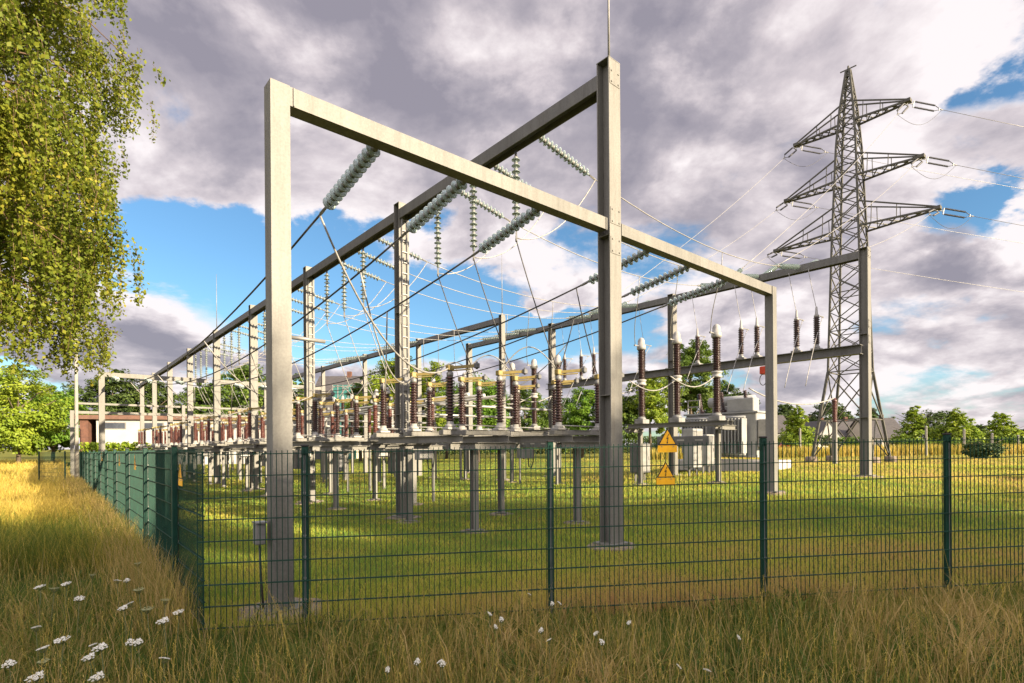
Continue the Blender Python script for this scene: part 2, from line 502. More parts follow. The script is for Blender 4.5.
def make_grass():
    # tall rough grass outside the fence, close to the viewer
    x, y = sample_fan(135000, 2.6, 9.0, 1.2)
    k = outside(x, y) & (y < FI + FS * x + .0) | (outside(x, y) & (x < -2.9))
    x, y = x[k], y[k]
    n = len(x); pn = smooth_noise(x, y, 1.6, 3); pn2 = smooth_noise(x, y, .7, 5)
    h = RNG.gamma(3.2, .048, n) * (1 + .5 * pn) * np.where(x < -2.9, 1.12, .98)
    pn3 = smooth_noise(x, y, 5.5, 13)
    var = np.clip(.34 + .34 * pn2 + .36 * pn + .34 * pn3 + RNG.normal(0, .2, n), 0, 1)
    h = h * (1 + .5 * pn3)
    blades(x, y, np.clip(h, .05, .6), RNG.uniform(.004, .013, n), RNG.uniform(.15, 1.1, n), var, 'rough_grass', M['meadow'])
    # dry flowering stems above the rough grass
    x, y = sample_fan(9000, 2.8, 9, 1.1)
    k = outside(x, y); x, y = x[k], y[k]; n = len(x)
    blades(x, y, RNG.uniform(.22, .58, n), RNG.uniform(.003, .006, n), RNG.uniform(.05, .9, n), RNG.uniform(.55, 1, n), 'dry_grass_stems', M['meadow'])
    seed_heads(x, y)
    # broad leaved weeds between the grass
    x, y = sample_fan(34000, 2.7, 9, 1.1); k = outside(x, y) & (smooth_noise(x, y, 1.9, 31) > .03); x, y = x[k], y[k]; n = len(x)
    blades(x, y, RNG.uniform(.08, .30, n), RNG.uniform(.014, .034, n), RNG.uniform(.4, 1.1, n), np.clip(RNG.normal(.16, .14, n), 0, 1), 'weed_leaves', M['meadow'])
    # meadow left of the yard
    x, y = sample_fan(150000, 7.5, 75, 1.55, -1.05, -.3)
    k = outside(x, y) & ((y > 9) | (x < -2.9)); x, y = x[k], y[k]; n = len(x)
    pn = smooth_noise(x, y, .45, 8)
    grn = np.clip((15 - y) / 6, 0, 1) * (.46 + .3 * smooth_noise(x, y, .8, 44))
    var = np.clip(.58 + .22 * pn + RNG.normal(0, .16, n) - grn, 0, 1)
    h = RNG.gamma(7, .06, n) * (1 + .3 * pn)
    blades(x, y, np.clip(h, .1, .75), np.clip(.0011 * y, .007, .06), RNG.uniform(.1, .75, n), var, 'meadow_grass', M['golden'])
    # strip of long grass at the foot of the fence
    t = RNG.uniform(0, 28, 9000) ** 1.0; side = -np.abs(RNG.normal(.1, .22, 9000)) - .03
    x = CX + LD.x * t + LD.y * side; y = CY + LD.y * t - LD.x * side
    blades(x, y, RNG.uniform(.3, .8, 9000), np.clip(.001 * y, .005, .03), RNG.uniform(.1, .5, 9000), RNG.uniform(.3, 1, 9000), 'fence_foot_grass', M['meadow'])
    # mown lawn in the yard
    x, y = sample_fan(400000, 5.2, 75, 1.5)
    k = ~outside(x, y); x, y = x[k], y[k]; n = len(x)
    pn = smooth_noise(x, y, .55, 21); pn2 = smooth_noise(x, y, .16, 22)
    near = np.clip((9.8 - (y - FS * x)) / 3.5, 0, 1) * np.clip((x + 2.2) / 4.5, .18, 1)
    right = np.clip((x - 2) / 12, 0, 1)
    var = np.clip(.37 + .22 * pn + .22 * pn2 + .24 * smooth_noise(x, y, 2.2, 29) + .62 * near * (.75 + .8 * pn) + .30 * right + RNG.normal(0, .12, n), 0, 1)
    h = RNG.gamma(6, .011, n) * (1 + .3 * pn) * (1 + .9 * np.clip((6.4 - (y - FS * x)) / .9, 0, 1))
    blades(x, y, np.clip(h, .02, .2), np.clip(.0010 * y, .006, .05), RNG.uniform(.1, .9, n), var, 'lawn_grass', M['lawn'])
    # long golden grass behind the lawn on the right
    x = RNG.uniform(12, 75, 26000); y = 52 + RNG.uniform(0, 5, 26000) + .1 * (x - 30)
    n = len(x)
    blades(x, y, RNG.uniform(.5, 1.25, n), np.full(n, .05), RNG.uniform(.05, .5, n), np.clip(RNG.normal(.42, .28, n) + .2 * smooth_noise(x, y, .4, 61), 0, 1), 'golden_grass_strip', M['golden'])


make_grass()

# ------------------------------------------------------------------ steel gantries
Uv = Vector((UX, UY, 0)); Vv = Vector((VX, VY, 0)); Zv = Vector((0, 0, 1))


def S3(s, t, z):
    x, y = st(s, t); return Vector((x, y, z))


def gz(s, t):
    return gnd(*st(s, t))


def footing(mb, s, t, w=.7, h=.1):
    g = gz(s, t)
    c = S3(s, t, g + h / 2 - .04)
    n = 14; vs = []
    prof = [(-.06, 1.0), (h * .7 - .03, 1.0), (h - .03, .9)]
    rr = [random.uniform(.82, 1.12) for _ in range(n)]
    for hh, f in prof:
        for k in range(n):
            a = 2 * PI * k / n
            vs.append((c.x + math.cos(a) * w / 2 * f * rr[k], c.y + math.sin(a) * w / 2 * f * rr[k], g + hh))
    fs = [tuple(range(2 * n, 3 * n))]
    for i in range(2):
        for k in range(n):
            k2 = (k + 1) % n
            fs.append((i * n + k, i * n + k2, i * n + n + k2, i * n + n + k))
    mb._add(vs, fs)


def bolts(mb, c, nrm, a, b, da, db, r=.014):
    for i in (-1, 1):
        for j in (-1, 1):
            p = Vector(c) + Vector(a) * (i * da) + Vector(b) * (j * db)
            mb.lathe(p, nrm, [(0, r), (.012, r), (.014, r * .7)], 6, False)


def zhi(t): return 8.09 - .011 * t


# ---- front low portal
LZ = 5.57
p_ = S3(-5.5, 0, gz(-5.5, 0))
lowp = thing('low_portal', 'low beige portal nearest the viewer, its crossbeam meeting the tall corner post', 'steel portal', p_)
for s in (-5.5, 6.15):
    g = gz(s, 0)
    mb = MB(); mb.bar(S3(s, 0, g - .2), S3(s, 0, LZ), .2, .2, Uv)
    post = obj('post', mb, M['steel'], lowp)
    mb = MB(); mb.box(S3(s, 0, g + .06), (.42, .42, .02), (Uv, Vv, Zv)); bolts(mb, S3(s, 0, g + .07), (0, 0, 1), Uv, Vv, .16, .16)
    obj('base_plate', mb, M['steel2'], post)
    mb = MB(); footing(mb, s, 0, .95 if s < 0 else .6, .09); obj('footing', mb, M['conc'], lowp)
for s0, s1 in ((-5.4, -.165), (.165, 6.05)):
    mb = MB(); mb.bar(S3(s0 + .002, 0, LZ - .105), S3(s1 - .002, 0, LZ - .105), .19, .2)
    bm_ = obj('crossbeam', mb, M['steel'], lowp)
    for s in (s0 + .04, s1 - .04):
        mb = MB(); mb.box(S3(s, -.1, LZ - .105), (.012, .02, .19), (Uv, Vv, Zv)); obj('weld_seam', mb, M['steel'], bm_)
mb = MB(); mb.tube([S3(-5.4, -.02, 2.93), S3(-5.0, .0, 2.93)], .022, 8); mb.box(S3(-5.42, 0, 2.93), (.012, .12, .12), (Uv, Vv, Zv))
obj('bracket_arm', mb, M['galv'], lowp)
mb = MB(); mb.bevbox(S3(-5.70, .02, .86), (.1, .12, .22), .01, (Uv, Vv, Zv)); mb.box(S3(-5.70, .0, .98), (.12, .15, .015), (Uv, Vv, Zv))
jb = obj('junction_box', mb, M['galv'], lowp)
mb = MB(); mb.tube([S3(-5.70, .02, .74), S3(-5.69, .02, .4), S3(-5.66, .03, .02)], .012, 6); obj('conduit', mb, M['wire'], jb)


def gantry(label, s, ts, zf, ht=.25, name='tall_gantry', top=.17, rods=(), ladder=(), wid=.3, beam=True, beam_to=None, mats=('steel', 'steel2')):
    th = thing(name, label, 'steel gantry', S3(s, ts[0], gz(s, ts[0])))
    for i, t in enumerate(ts):
        g = gz(s, t)
        mb = MB(); mb.hbeam(S3(s, t, g - .3), S3(s, t, zf(t) + top), wid, wid * .88, .022, .014, Uv)
        if t < 22:
            for zz in (g + .06,):
                mb.box(S3(s, t, zz), (wid * 1.5, wid * 1.5, .03), (Uv, Vv, Zv))
            for zz in (2.6, 5.3):
                mb.box(S3(s, t, zz), (wid - .02, wid * .84, .012), (Uv, Vv, Zv))
        mb.box(S3(s, t, zf(t) + top + .006), (wid + .01, wid * .9, .012), (Uv, Vv, Zv))
        po = obj('post', mb, M[mats[0]], th)
        if t < 22:
            for z0, z1 in ((zf(t) - .22, zf(t) - .04), (5.02, 5.22), (5.52, 5.72)):
                mb = MB(); mb.box(S3(s, t, (z0 + z1) / 2) - Vv * (wid * .44 + .004), (.26, .008, z1 - z0 + .08), (Uv, Vv, Zv))
                for zz in (z0, z1):
                    for uu in (-.09, .09):
                        mb.lathe(S3(s + uu, t, zz) - Vv * (wid * .44 + .005), -Vv, [(0, .016), (.016, .016)], 6, False)
                obj('splice_plate', mb, M[mats[0]], po)
            mb = MB(); footing(mb, s, t, .95, .07); obj('footing', mb, M['conc'], th)
        if i in ladder:
            mb = MB(); n = int((zf(t) - g - .6) / .28)
            for k in range(n):
                z = g + .6 + k * .28
                mb.bar(S3(s - wid * .25, t - wid * .44 - .03, z), S3(s + wid * .25, t - wid * .44 - .03, z), .022, .022)
                for q in (-.22, .22): mb.bar(S3(s + wid * q, t - wid * .44 - .03, z), S3(s + wid * q, t - wid * .44 + .01, z), .015, .015)
            for q in (-.25, .25): mb.bar(S3(s + wid * q, t - wid * .44 - .03, g + .55), S3(s + wid * q, t - wid * .44 - .03, g + .65 + n * .28), .02, .02)
            obj('climbing_rungs', mb, M['galv'], po)
        if i in rods:
            z0 = zf(t) + top + .012
            mb = MB(); mb.tube([S3(s + .02, t, z0), S3(s + .02, t, z0 + 3)], .022, 8, r1=.008); mb.lathe(S3(s + .02, t, z0), Zv, [(0, .05), (.06, .04), (.1, .025)], 8)
            obj('lightning_rod', mb, M['galv'], po)
    if beam:
        tt = list(ts)
        if beam_to is not None: tt.append(beam_to)
        for a, b_ in zip(tt[:-1], tt[1:]):
            e0 = wid * .44 + .003
            mb = MB(); mb.hbeam(S3(s, a + e0, zf(a) - ht / 2), S3(s, b_ - e0, zf(b_) - ht / 2), ht, .26, .02, .014, Zv)
            obj('crossbeam', mb, M[mats[1]], th)
    return th


TA = [0, 7.0, 13.5, 20, 26.4, 32.9, 39.4, 45.9, 52.4]
gantry('longest tall gantry, its near corner post with a lightning rod, beam receding far left', 0, TA, zhi, rods=(0, 4), ladder=(1, 2))
TC = [0, 7.15, 14.3, 21.5]
gC = gantry('tall gantry at the right, its end post with a ladder before the lattice tower', 13, TC, lambda t: 8.02 - .0 * t, rods=(), ladder=(), name='tall_gantry', top=.06)
# ladder on the near end post of that gantry
mb = MB(); g = gz(13, 0)
for q in (.17, .42): mb.bar(S3(13 + q, .05, g + .3), S3(13 + q, .05, 8.0), .03, .03)
z = g + .5
while z < 7.9:
    mb.bar(S3(13.17, .05, z), S3(13.42, .05, z), .022, .022); z += .28
obj('ladder', mb, M['yellow'], gC)
# lower equipment beam of the same gantry
for a, b_ in ((-.0, 7.15), (7.15, 14.3)):
    mb = MB(); e0 = .14
    mb.hbeam(S3(13 - .32, a + (0 if a == 0 else 0.003), 4.78), S3(13 - .32, b_, 4.78), .3, .3, .02, .016, Uv)
    for tt_ in (a + .02, b_ - .02): mb.box(S3(13 - .165, tt_ + (.1 if tt_ < b_ - 1 else -.1), 4.78), (.03, .2, .2), (Uv, Vv, Zv))
    obj('equipment_beam', mb, M['steel2'], gC)
gB = gantry('rear grey gantry of thinner posts behind the disconnectors', 9.7, [14.4, 22, 28.9, 36, 43, 50], lambda t: 7.95, name='tall_gantry', ht=.26, wid=.24, top=.1, rods=(0,))
# far low portal
g2 = thing('low_portal', 'far low white portal closing the left end of the yard', 'steel portal', S3(-4.8, 28, gz(-4.8, 28)))
for s in (-4.8, 6.4):
    mb = MB(); mb.bar(S3(s, 28, gz(s, 28) - .2), S3(s, 28, 5.55), .24, .24, Uv); obj('post', mb, M['steel'], g2)
for s0, s1 in ((-4.68, -.16), (.16, 6.28)):
    mb = MB(); mb.bar(S3(s0, 28, 5.44), S3(s1, 28, 5.44), .2, .22); obj('crossbeam', mb, M['steel'], g2)
g3 = thing('pipe_portal', 'pale low double-rail pipe frame behind the far portal', 'steel frame', S3(-5.6, 36, gz(-5.6, 36)))
for s in (-5.6, 0.2, 6):
    mb = MB(); mb.bar(S3(s, 36, gz(s, 36) - .2), S3(s, 36, 4.05 if s < -5 else 4.6), .18, .18, Uv); obj('post', mb, M['steel'], g3)
mb = MB(); mb.bar(S3(-5.5, 36, 3.95), S3(5.9, 36, 3.95), .14, .16); obj('lower_rail', mb, M['steel'], g3)
mb = MB(); mb.bar(S3(-5.4, 36.2, 4.5), S3(5.9, 36.2, 4.5), .14, .12); obj('upper_rail', mb, M['steel'], g3)


# ------------------------------------------------------------------ insulator strings
ND = 12; PITCH = .122


def make_string(rad=.098, nd=ND, mat='glass', nseg=14):
    r = thing('insulator_string', '', 'insulator')
    L0 = .14
    mb = MB()
    for i in range(nd):
        z = -L0 - i * PITCH
        mb.lathe((0, 0, z), (0, 0, -1), [(.020, .03), (.024, rad * .5), (.034, rad * .88), (.044, rad), (.049, rad * .98), (.042, rad * .8), (.050, rad * .66), (.042, rad * .45), (.046, .03), (PITCH + .0205, .03)], nseg)
    obj('disc_stack', mb, M[mat], r)
    mb = MB()
    for i in range(nd):
        z = -L0 - i * PITCH
        mb.lathe((0, 0, z), (0, 0, -1), [(-.025, .02), (-.02, .042), (.022, .046), (.03, .02)], 8)
    mb.tube([(0, 0, 0), (0, 0, -L0 - nd * PITCH - .16)], .012, 6)
    obj('cap_and_pin', mb, M['galv'], r)
    mb = MB(); mb.tube([(0, .0, 0), (0, 0, -.1)], .022, 8)
    mb.box((0, 0, -.08), (.05, .02, .09)); obj('top_shackle', mb, M['wire'], r)
    mb = MB(); e = -L0 - nd * PITCH - .12; mb.box((0, 0, e), (.035, .06, .14)); mb.tube([(0, 0, e), (0, 0, e - .12)], .022, 8)
    obj('end_clamp', mb, M['galv'], r)
    return r


STRL = .14 + ND * PITCH + .22
str_fat = make_string()
str_thin = make_string(rad=.090, nseg=10)


def orient(d):
    d = Vector(d).normalized()
    return Vector((0, 0, -1)).rotation_difference(d)


def wire_obj(pts, r, mat, label, group=None, name='conductor_wire', cat='wire', n=6):
    p0 = Vector(pts[0])
    mb = MB(); mb.tube(pts, r, n)
    me_off = p0
    mb.v = [(v[0] - p0.x, v[1] - p0.y, v[2] - p0.z) for v in mb.v]
    o = obj(name, mb, M[mat]); o.location = p0
    return tag(o, label, cat, group)


def sagline(p0, p1, sag, n=16):
    p0 = Vector(p0); p1 = Vector(p1)
    return [p0.lerp(p1, i / n) - Zv * (4 * sag * (i / n) * (1 - i / n)) for i in range(n + 1)]


ORD = ['first', 'second', 'third', 'fourth', 'fifth', 'sixth', 'seventh', 'eighth', 'ninth', 'tenth', 'eleventh', 'twelfth']
NEAR = ['nearest', 'middle', 'farthest']
# strain strings and long dark conductors of the low portal
LOWS = [-4.3, -2.97, -1.56, 1.3, 2.7, 4.2]
LOWN = ['leftmost', 'second', 'third', 'fourth', 'fifth', 'rightmost']
ENDS = []
for i, s in enumerate(LOWS):
    p0 = S3(s, 0, 5.42); p1 = S3(s, 28, 5.32)
    line = lambda t, s=s: S3(s, t, 5.42 - .0036 * t - 4 * 1.18 * (t / 28) * (1 - t / 28))
    e = line(STRL); d = (e - p0)
    place(str_fat, p0, orient(d), 'pale glass strain string under the near low crossbeam, %s of six from left' % LOWN[i], 'strain strings under the near low crossbeam')
    t1 = 28 - STRL; e1 = line(t1)
    place(str_fat, p1, orient(e1 - p1), 'small glass strain string on the far low portal, %s of six from left' % LOWN[i], 'strain strings on the far low portal')
    n = 22; pts = [line(STRL - .03 + (t1 - STRL + .06) * k / n) for k in range(n + 1)]
    wire_obj(pts, .017, 'wire', 'dark conductor from the near low crossbeam to the far portal, %s of six from left' % LOWN[i], 'conductors of the low portals')
    ENDS.append(line)

# ---- row A: suspension strings, strain strings, conductors to the right
BAY = [(TA[k], TA[k + 1] - TA[k]) for k in range(len(TA) - 1)]
SUSP = {}
for k, (t0, L) in enumerate(BAY[:6]):
    for j in range(3):
        t = t0 + L * (.345 + .205 * j) + (0 if k else -.02); z = zhi(t) - .31
        if k < 5:
            place(str_thin, S3(0, t, z), orient((0, 0, -1)), 'vertical glass suspension string under the longest tall beam, %s bay, %s of three' % (ORD[k], NEAR[j]), 'suspension strings under the long tall beam')
        SUSP[(k, j)] = S3(0, t, z - STRL)
        # strain strings pulling right
        tt = t - .44; p0 = S3(.13, tt, zhi(tt) - .1); p1 = S3(12.86 if k < 3 else 9.58, tt, 7.95 if k < 3 else 7.85)
        Lw = (p1 - p0).length
        f = STRL / Lw
        sag = .72 if k < 3 else .55
        P = lambda q: p0.lerp(p1, q) - Zv * (4 * sag * q * (1 - q))
        if k < 5:
            place(str_thin, p0, orient(P(f) - p0), 'slanting glass strain string right of the longest tall beam, %s bay, %s of three' % (ORD[k], NEAR[j]), 'strain strings on the right face of the long tall beam')
            place(str_thin, p1, orient(P(1 - f) - p1), 'glass strain string at the far end of a cross conductor, %s bay, %s of three' % (ORD[k], NEAR[j]), 'strain strings on the rear gantries')
            wire_obj([P(f - .005 + (1.01 - 2 * f) * q / 14) for q in range(15)], .012, 'wirelt', 'light cross conductor above the equipment, %s bay from the corner, %s of three' % (ORD[k], NEAR[j]), 'cross conductors between the tall gantries')
            # jumper loop from the strain clamp to the suspension clamp
            a = P(f); b_ = SUSP[(k, j)] + Zv * .05
            wire_obj(sagline(a, b_, .42, 14), .012, 'wirelt', 'white looping jumper cable below the tall beam, %s bay, %s of three' % (ORD[k], NEAR[j]), 'jumper loops below the tall beam', name='jumper_cable')


# ------------------------------------------------------------------ switchgear
def ribbed(h, r0, r1, n):
    """profile of a porcelain with n sheds"""
    p = [(0, r0)]; st_ = h / n
    for i in range(n):
        b = i * st_
        p += [(b + st_ * .30, r0), (b + st_ * .45, r1), (b + st_ * .60, r1 * .98), (b + st_ * .95, r0)]
    p.append((h, r0)); return p


def make_disc(ins):
    r = thing('disconnector', '', 'disconnector')
    mb = MB(); mb.bevbox((0, 0, .05), (1.75, .16, .1), .008); mb.box((0, 0, .105), (.5, .22, .01)); obj('base_rail', mb, M['steel'], r)
    for s in (-.65, .65):
        mb = MB(); mb.bevbox((s, 0, .13), (.26, .22, .05), .01); mb.lathe((s, 0, .155), Zv, [(0, .11), (.05, .11), (.06, .075), (.12, .07)], 12)
        pd = obj('pedestal', mb, M['white'], r)
        for q in (-.09, .09):
            pass
        mb = MB(); mb.lathe((s, 0, .275), Zv, ribbed(.90, .058, .098, 15), 14); obj('porcelain', mb, M[ins], r)
        mb = MB(); mb.lathe((s, 0, 1.175), Zv, [(0, .06), (.03, .07), (.08, .07), (.10, .045), (.15, .045)], 12)
        cp = obj('cap', mb, M['galv'], r)
        a = math.radians(-48 if s < 0 else -40)
        d = Vector((math.cos(a), math.sin(a), .06))
        mb = MB(); p = Vector((s, 0, 1.35)); mb.bevbox(p, (.14, .12, .11), .012); mb.bar(p, p + d * .52, .042, .06)
        mb.bar(p - d * .02 + Vector((0, 0, -.06)), p + d * .42 + Vector((0, 0, -.06)), .025, .025)
        ar = obj('contact_arm', mb, M['yellow'], r)
        mb = MB(); mb.bevbox(p + d * .55, (.10, .09, .10), .01); mb.tube([p + d * .55 + Vector((0, 0, -.07)), p + d * .55 + Vector((0, 0, .08))], .025, 8)
        obj('contact_jaw', mb, M['dgrey'], ar)
    mb = MB(); mb.tube([(-.65, -.09, .2), (.65, .09, .2)], .014, 6); obj('link_rod', mb, M['galv'], r)
    return r


dA = make_disc('brown'); dR = make_disc('red')
U_ANG = math.atan2(UY, UX)
PLZ = 1.98          # platform top
DTOP = {}
COLN = ['front', 'middle', 'rear']


def platform(k, name, s0, s1, t0, t1, ztop, label, boxes=True):
    th = thing('equipment_stand', label, 'steel stand', S3(s0, t0, gz(s0, t0)), 'equipment stands')
    for s in (s0 + .25, s1 - .25):
        mb = MB(); mb.hbeam(S3(s, t0, ztop - .075), S3(s, t1, ztop - .075), .14, .14, .012, .01, Uv); obj('rail', mb, M['steel'], th)
    for t in (t0 + .06, t1 - .06):
        mb = MB(); mb.hbeam(S3(s0, t, ztop - .22), S3(s1, t, ztop - .22), .13, .14, .012, .01, Vv); obj('cross_rail', mb, M['steel'], th)
    for s in ((s0 + s1) / 2,):
        for t in (t0 + .42, t1 - .42):
            g = gz(s, t)
            mb = MB(); mb.hbeam(S3(s0 + .2, t, ztop - .225), S3(s1 - .2, t, ztop - .225), .13, .13, .012, .01, Vv); obj('cross_arm', mb, M['steel'], th)
            mb = MB(); mb.hbeam(S3(s, t, g - .2), S3(s, t, ztop - .293), .13, .13, .011, .009, Uv)
            mb.box(S3(s, t, g + .05), (.26, .26, .016), (Uv, Vv, Zv))
            lg = obj('leg', mb, M['steel'], th)
            if k < 3:
                mb = MB(); footing(mb, s, t, .62, .06); obj('footing', mb, M['conc'], lg)
    if boxes:
        mb = MB(); c = S3(s0 + .35, t0 + 1.6, ztop - .41); mb.bevbox(c, (.34, .22, .22), .012, (Uv, Vv, Zv))
        bx_ = obj('drive_box', mb, M['galv'], th)
        mb = MB(); mb.tube([c + Zv * -.11 + Uv * .1, c + Zv * -.3 + Uv * .12, c + Zv * -.34 + Uv * .2, c + Zv * -.2 + Uv * .26, c + Zv * .1 + Uv * .28], .014, 6); obj('cable', mb, M['wire'], bx_)
    return th


BK = ['first', 'second', 'third', 'fourth', 'fifth', 'sixth', 'seventh']
for k in range(7):
    b0 = TA[k]
    for row, (sc_, to, dn) in enumerate(((-.45, 3.2, 'left'), (1.75, 2.3, 'right'))):
        t0 = b0 + to
        platform(k, '', sc_ - .85, sc_ + .85, t0 - .35, t0 + 3.15, PLZ - (.04 * min(k, 4)), 'beige steel stand under the %s trio of disconnectors in the %s bay' % (dn, BK[k]))
        for j in range(3):
            t = t0 + 1.4 * j
            near = k == 0
            place(dA if (k < 1 or (k == 1 and row == 0)) else dR, S3(sc_, t, PLZ - (.04 * min(k, 4)) + .002), U_ANG,
                  '%s disconnector with yellow arms on the %s stand, %s bay, %s of three' % ('dark brown' if (k < 1 or (k == 1 and row == 0)) else 'red-brown', dn, BK[k], NEAR[j]), 'two-column disconnectors on the stands')
            DTOP[(k, row, j)] = (S3(sc_ - .65, t, PLZ + 1.36), S3(sc_ + .65, t, PLZ + 1.36))

# droppers
LN3 = ['nearest', 'middle', 'farthest']
for j, tt in enumerate((STRL + .02, 3.3, 4.93)):
    a = ENDS[j](tt); b_ = DTOP[(0, 0, j)][0]
    wire_obj(sagline(a, b_, .85, 18), .016, 'wirelt', 'bowed grey dropper to the left disconnector trio of the nearest bay, %s of three' % LN3[j], 'droppers from the low conductors', name='dropper_cable')
for j, tt in enumerate((1.95, 3.3, 4.9)):
    a = ENDS[3 + j](tt); b_ = DTOP[(0, 1, j)][1]
    wire_obj(sagline(a, b_, .12, 10), .013, 'wire', 'dark dropper to the right disconnector trio of the nearest bay, %s of three' % LN3[j], 'droppers from the low conductors', name='dropper_cable')
for k in range(5):
    for j in range(3):
        a = SUSP[(k, j)]; b_ = DTOP[(k, 1, j)][0]
        wire_obj(sagline(a, b_, .10, 10), .012, 'wire' if k < 1 else 'wirelt', 'straight dropper from suspension string to disconnector, %s bay, %s of three' % (BK[k], LN3[j]), 'droppers from the suspension strings', name='dropper_cable')
        a = DTOP[(k, 0, j)][1]; b_ = DTOP[(k, 1, j)][0]
        pts = [a.lerp(b_, q / 12) + Zv * (.55 * math.sin(PI * q / 12)) for q in range(13)]
        wire_obj(pts, .013, 'wirelt', 'arched white link cable between two disconnectors, %s bay, %s of three' % (BK[k], LN3[j]), 'arched link cables', name='link_cable')
        if k > 0:
            a = ENDS[j]((TA[k] + 2.0 + .9 * j)) if TA[k] + 5 < 27 else None
            if a is not None:
                b_ = DTOP[(k, 0, j)][0]
                wire_obj(sagline(a, b_, .75, 14), .013, 'wirelt', 'bowed pale dropper to the left disconnectors of the %s bay, %s of three' % (BK[k], LN3[j]), 'droppers from the low conductors', name='dropper_cable')

# ---- current transformers in two stages
def make_ct():
    r = thing('instrument_transformer', '', 'transformer')
    mb = MB(); mb.bevbox((0, 0, .08), (.38, .38, .16), .015); mb.lathe((0, 0, .16), Zv, [(0, .15), (.05, .15), (.06, .12), (.1, .12)], 14); obj('base', mb, M['galv'], r)
    mb = MB(); mb.lathe((0, 0, .26), Zv, ribbed(1.1, .095, .135, 20), 16); obj('lower_porcelain', mb, M['brown'], r)
    mb = MB(); mb.lathe((0, 0, 1.36), Zv, [(0, .11), (.02, .17), (.06, .17), (.08, .14), (.14, .14), (.16, .17), (.2, .17), (.22, .12)], 16); obj('flange', mb, M['white'], r)
    mb = MB(); mb.lathe((0, 0, 1.58), Zv, ribbed(1.05, .095, .135, 19), 16); obj('upper_porcelain', mb, M['brown'], r)
    mb = MB(); mb.lathe((0, 0, 2.63), Zv, [(0, .12), (.03, .16), (.16, .16), (.18, .13), (.33, .12), (.40, .085), (.44, .03)], 16)
    hd = obj('head', mb, M['white'], r)
    mb = MB(); mb.tube([(-.34, 0, 2.76), (-.14, 0, 2.76)], .02, 8); mb.box((-.36, 0, 2.76), (.08, .05, .05)); obj('terminal', mb, M['galv'], hd)
    return r


ct = make_ct()
CTZ = 2.5
CTT = {}
for k in range(5):
    b0 = TA[k] if k else 0
    t0 = b0 + 2.95
    g = gz(9, t0)
    zt = CTZ - .06 * k
    th = platform(k, '', 8.55, 9.35, t0 - .45, t0 + 3.35, zt, 'tall steel stand carrying a trio of brown instrument transformers, %s from the right' % ORD[k], boxes=False)
    mb = MB(); mb.bevbox(S3(8.5, t0 + .9, zt - .62), (.25, 1.9, .3), .015, (Uv, Vv, Zv)); cb = obj('terminal_box', mb, M['dgrey'], th)
    mb = MB()
    for q in (.3, .95, 1.6): mb.box(S3(8.372, t0 + q, zt - .6), (.008, .26, .05), (Uv, Vv, Zv))
    obj('nameplate', mb, M['white'], cb)
    for j in range(3):
        t = t0 + 1.43 * j
        place(ct, S3(8.95, t, zt + .002), U_ANG, 'tall two-stage brown transformer with white head, %s trio from right, %s of three' % (ORD[k], NEAR[j]), 'two-stage instrument transformers')
        CTT[(k, j)] = S3(8.6, t, zt + 2.76)
for k in range(3):
    for j in range(3):
        t0_, L = BAY[k]
        t = t0_ + L * (.345 + .205 * j) - .44
        f = (7.4) / 12.73
        top = S3(.13 + 12.73 * f, t, zhi(t) * (1 - f) - .1 * (1 - f) + 7.95 * f - 4 * .72 * f * (1 - f))
        mid = top.lerp(CTT[(k, j)], .62) - Uv * .25
        pts = [top, top - Zv * .9, mid, CTT[(k, j)]]
        sm = []
        for q in range(13):
            u = q / 12; a = (1 - u) ** 3; b2 = 3 * u * (1 - u) ** 2; c2 = 3 * u * u * (1 - u); d2 = u ** 3
            sm.append(pts[0] * a + pts[1] * b2 + pts[2] * c2 + pts[3] * d2)
        wire_obj(sm, .012, 'wirelt', 'thin dropper to a white-headed transformer, %s trio from right, %s of three' % (ORD[k], NEAR[j]), 'droppers to the instrument transformers', name='dropper_cable')
        # curved cable to the disconnector side
        a = S3(8.95, t0_ + 2.95 + 1.43 * j, CTZ + 1.47); b_ = a - Uv * 2.6 + Zv * (-.25)
        wire_obj([a.lerp(b_, q / 10) - Zv * (.35 * math.sin(PI * q / 10)) for q in range(11)], .018, 'wirelt', 'curved pale cable leaving a transformer waist, %s trio from right, %s of three' % (ORD[k], NEAR[j]), 'curved cables at the transformers', name='link_cable')


# ---- arresters standing on the equipment beam of the right gantry
def make_arr():
    r = thing('surge_arrester', '', 'arrester')
    mb = MB(); mb.bevbox((0, 0, .03), (.3, .3, .06), .01); mb.lathe((0, 0, .06), Zv, [(0, .1), (.06, .1), (.08, .07), (.14, .07)], 10); obj('base', mb, M['galv'], r)
    mb = MB(); mb.lathe((0, 0, .2), Zv, ribbed(.92, .07, .105, 14), 12); obj('porcelain', mb, M['brown'], r)
    mb = MB(); mb.lathe((0, 0, 1.12), Zv, [(0, .075), (.05, .085), (.1, .05), (.34, .03), (.36, .01)], 10); obj('cap', mb, M['white'], r)
    mb = MB(); mb.tube([(-.55, 0, 1.2), (.05, 0, 1.2)], .018, 6); mb.box((-.55, 0, 1.2), (.1, .04, .04)); obj('terminal_rod', mb, M['galv'], r)
    return r


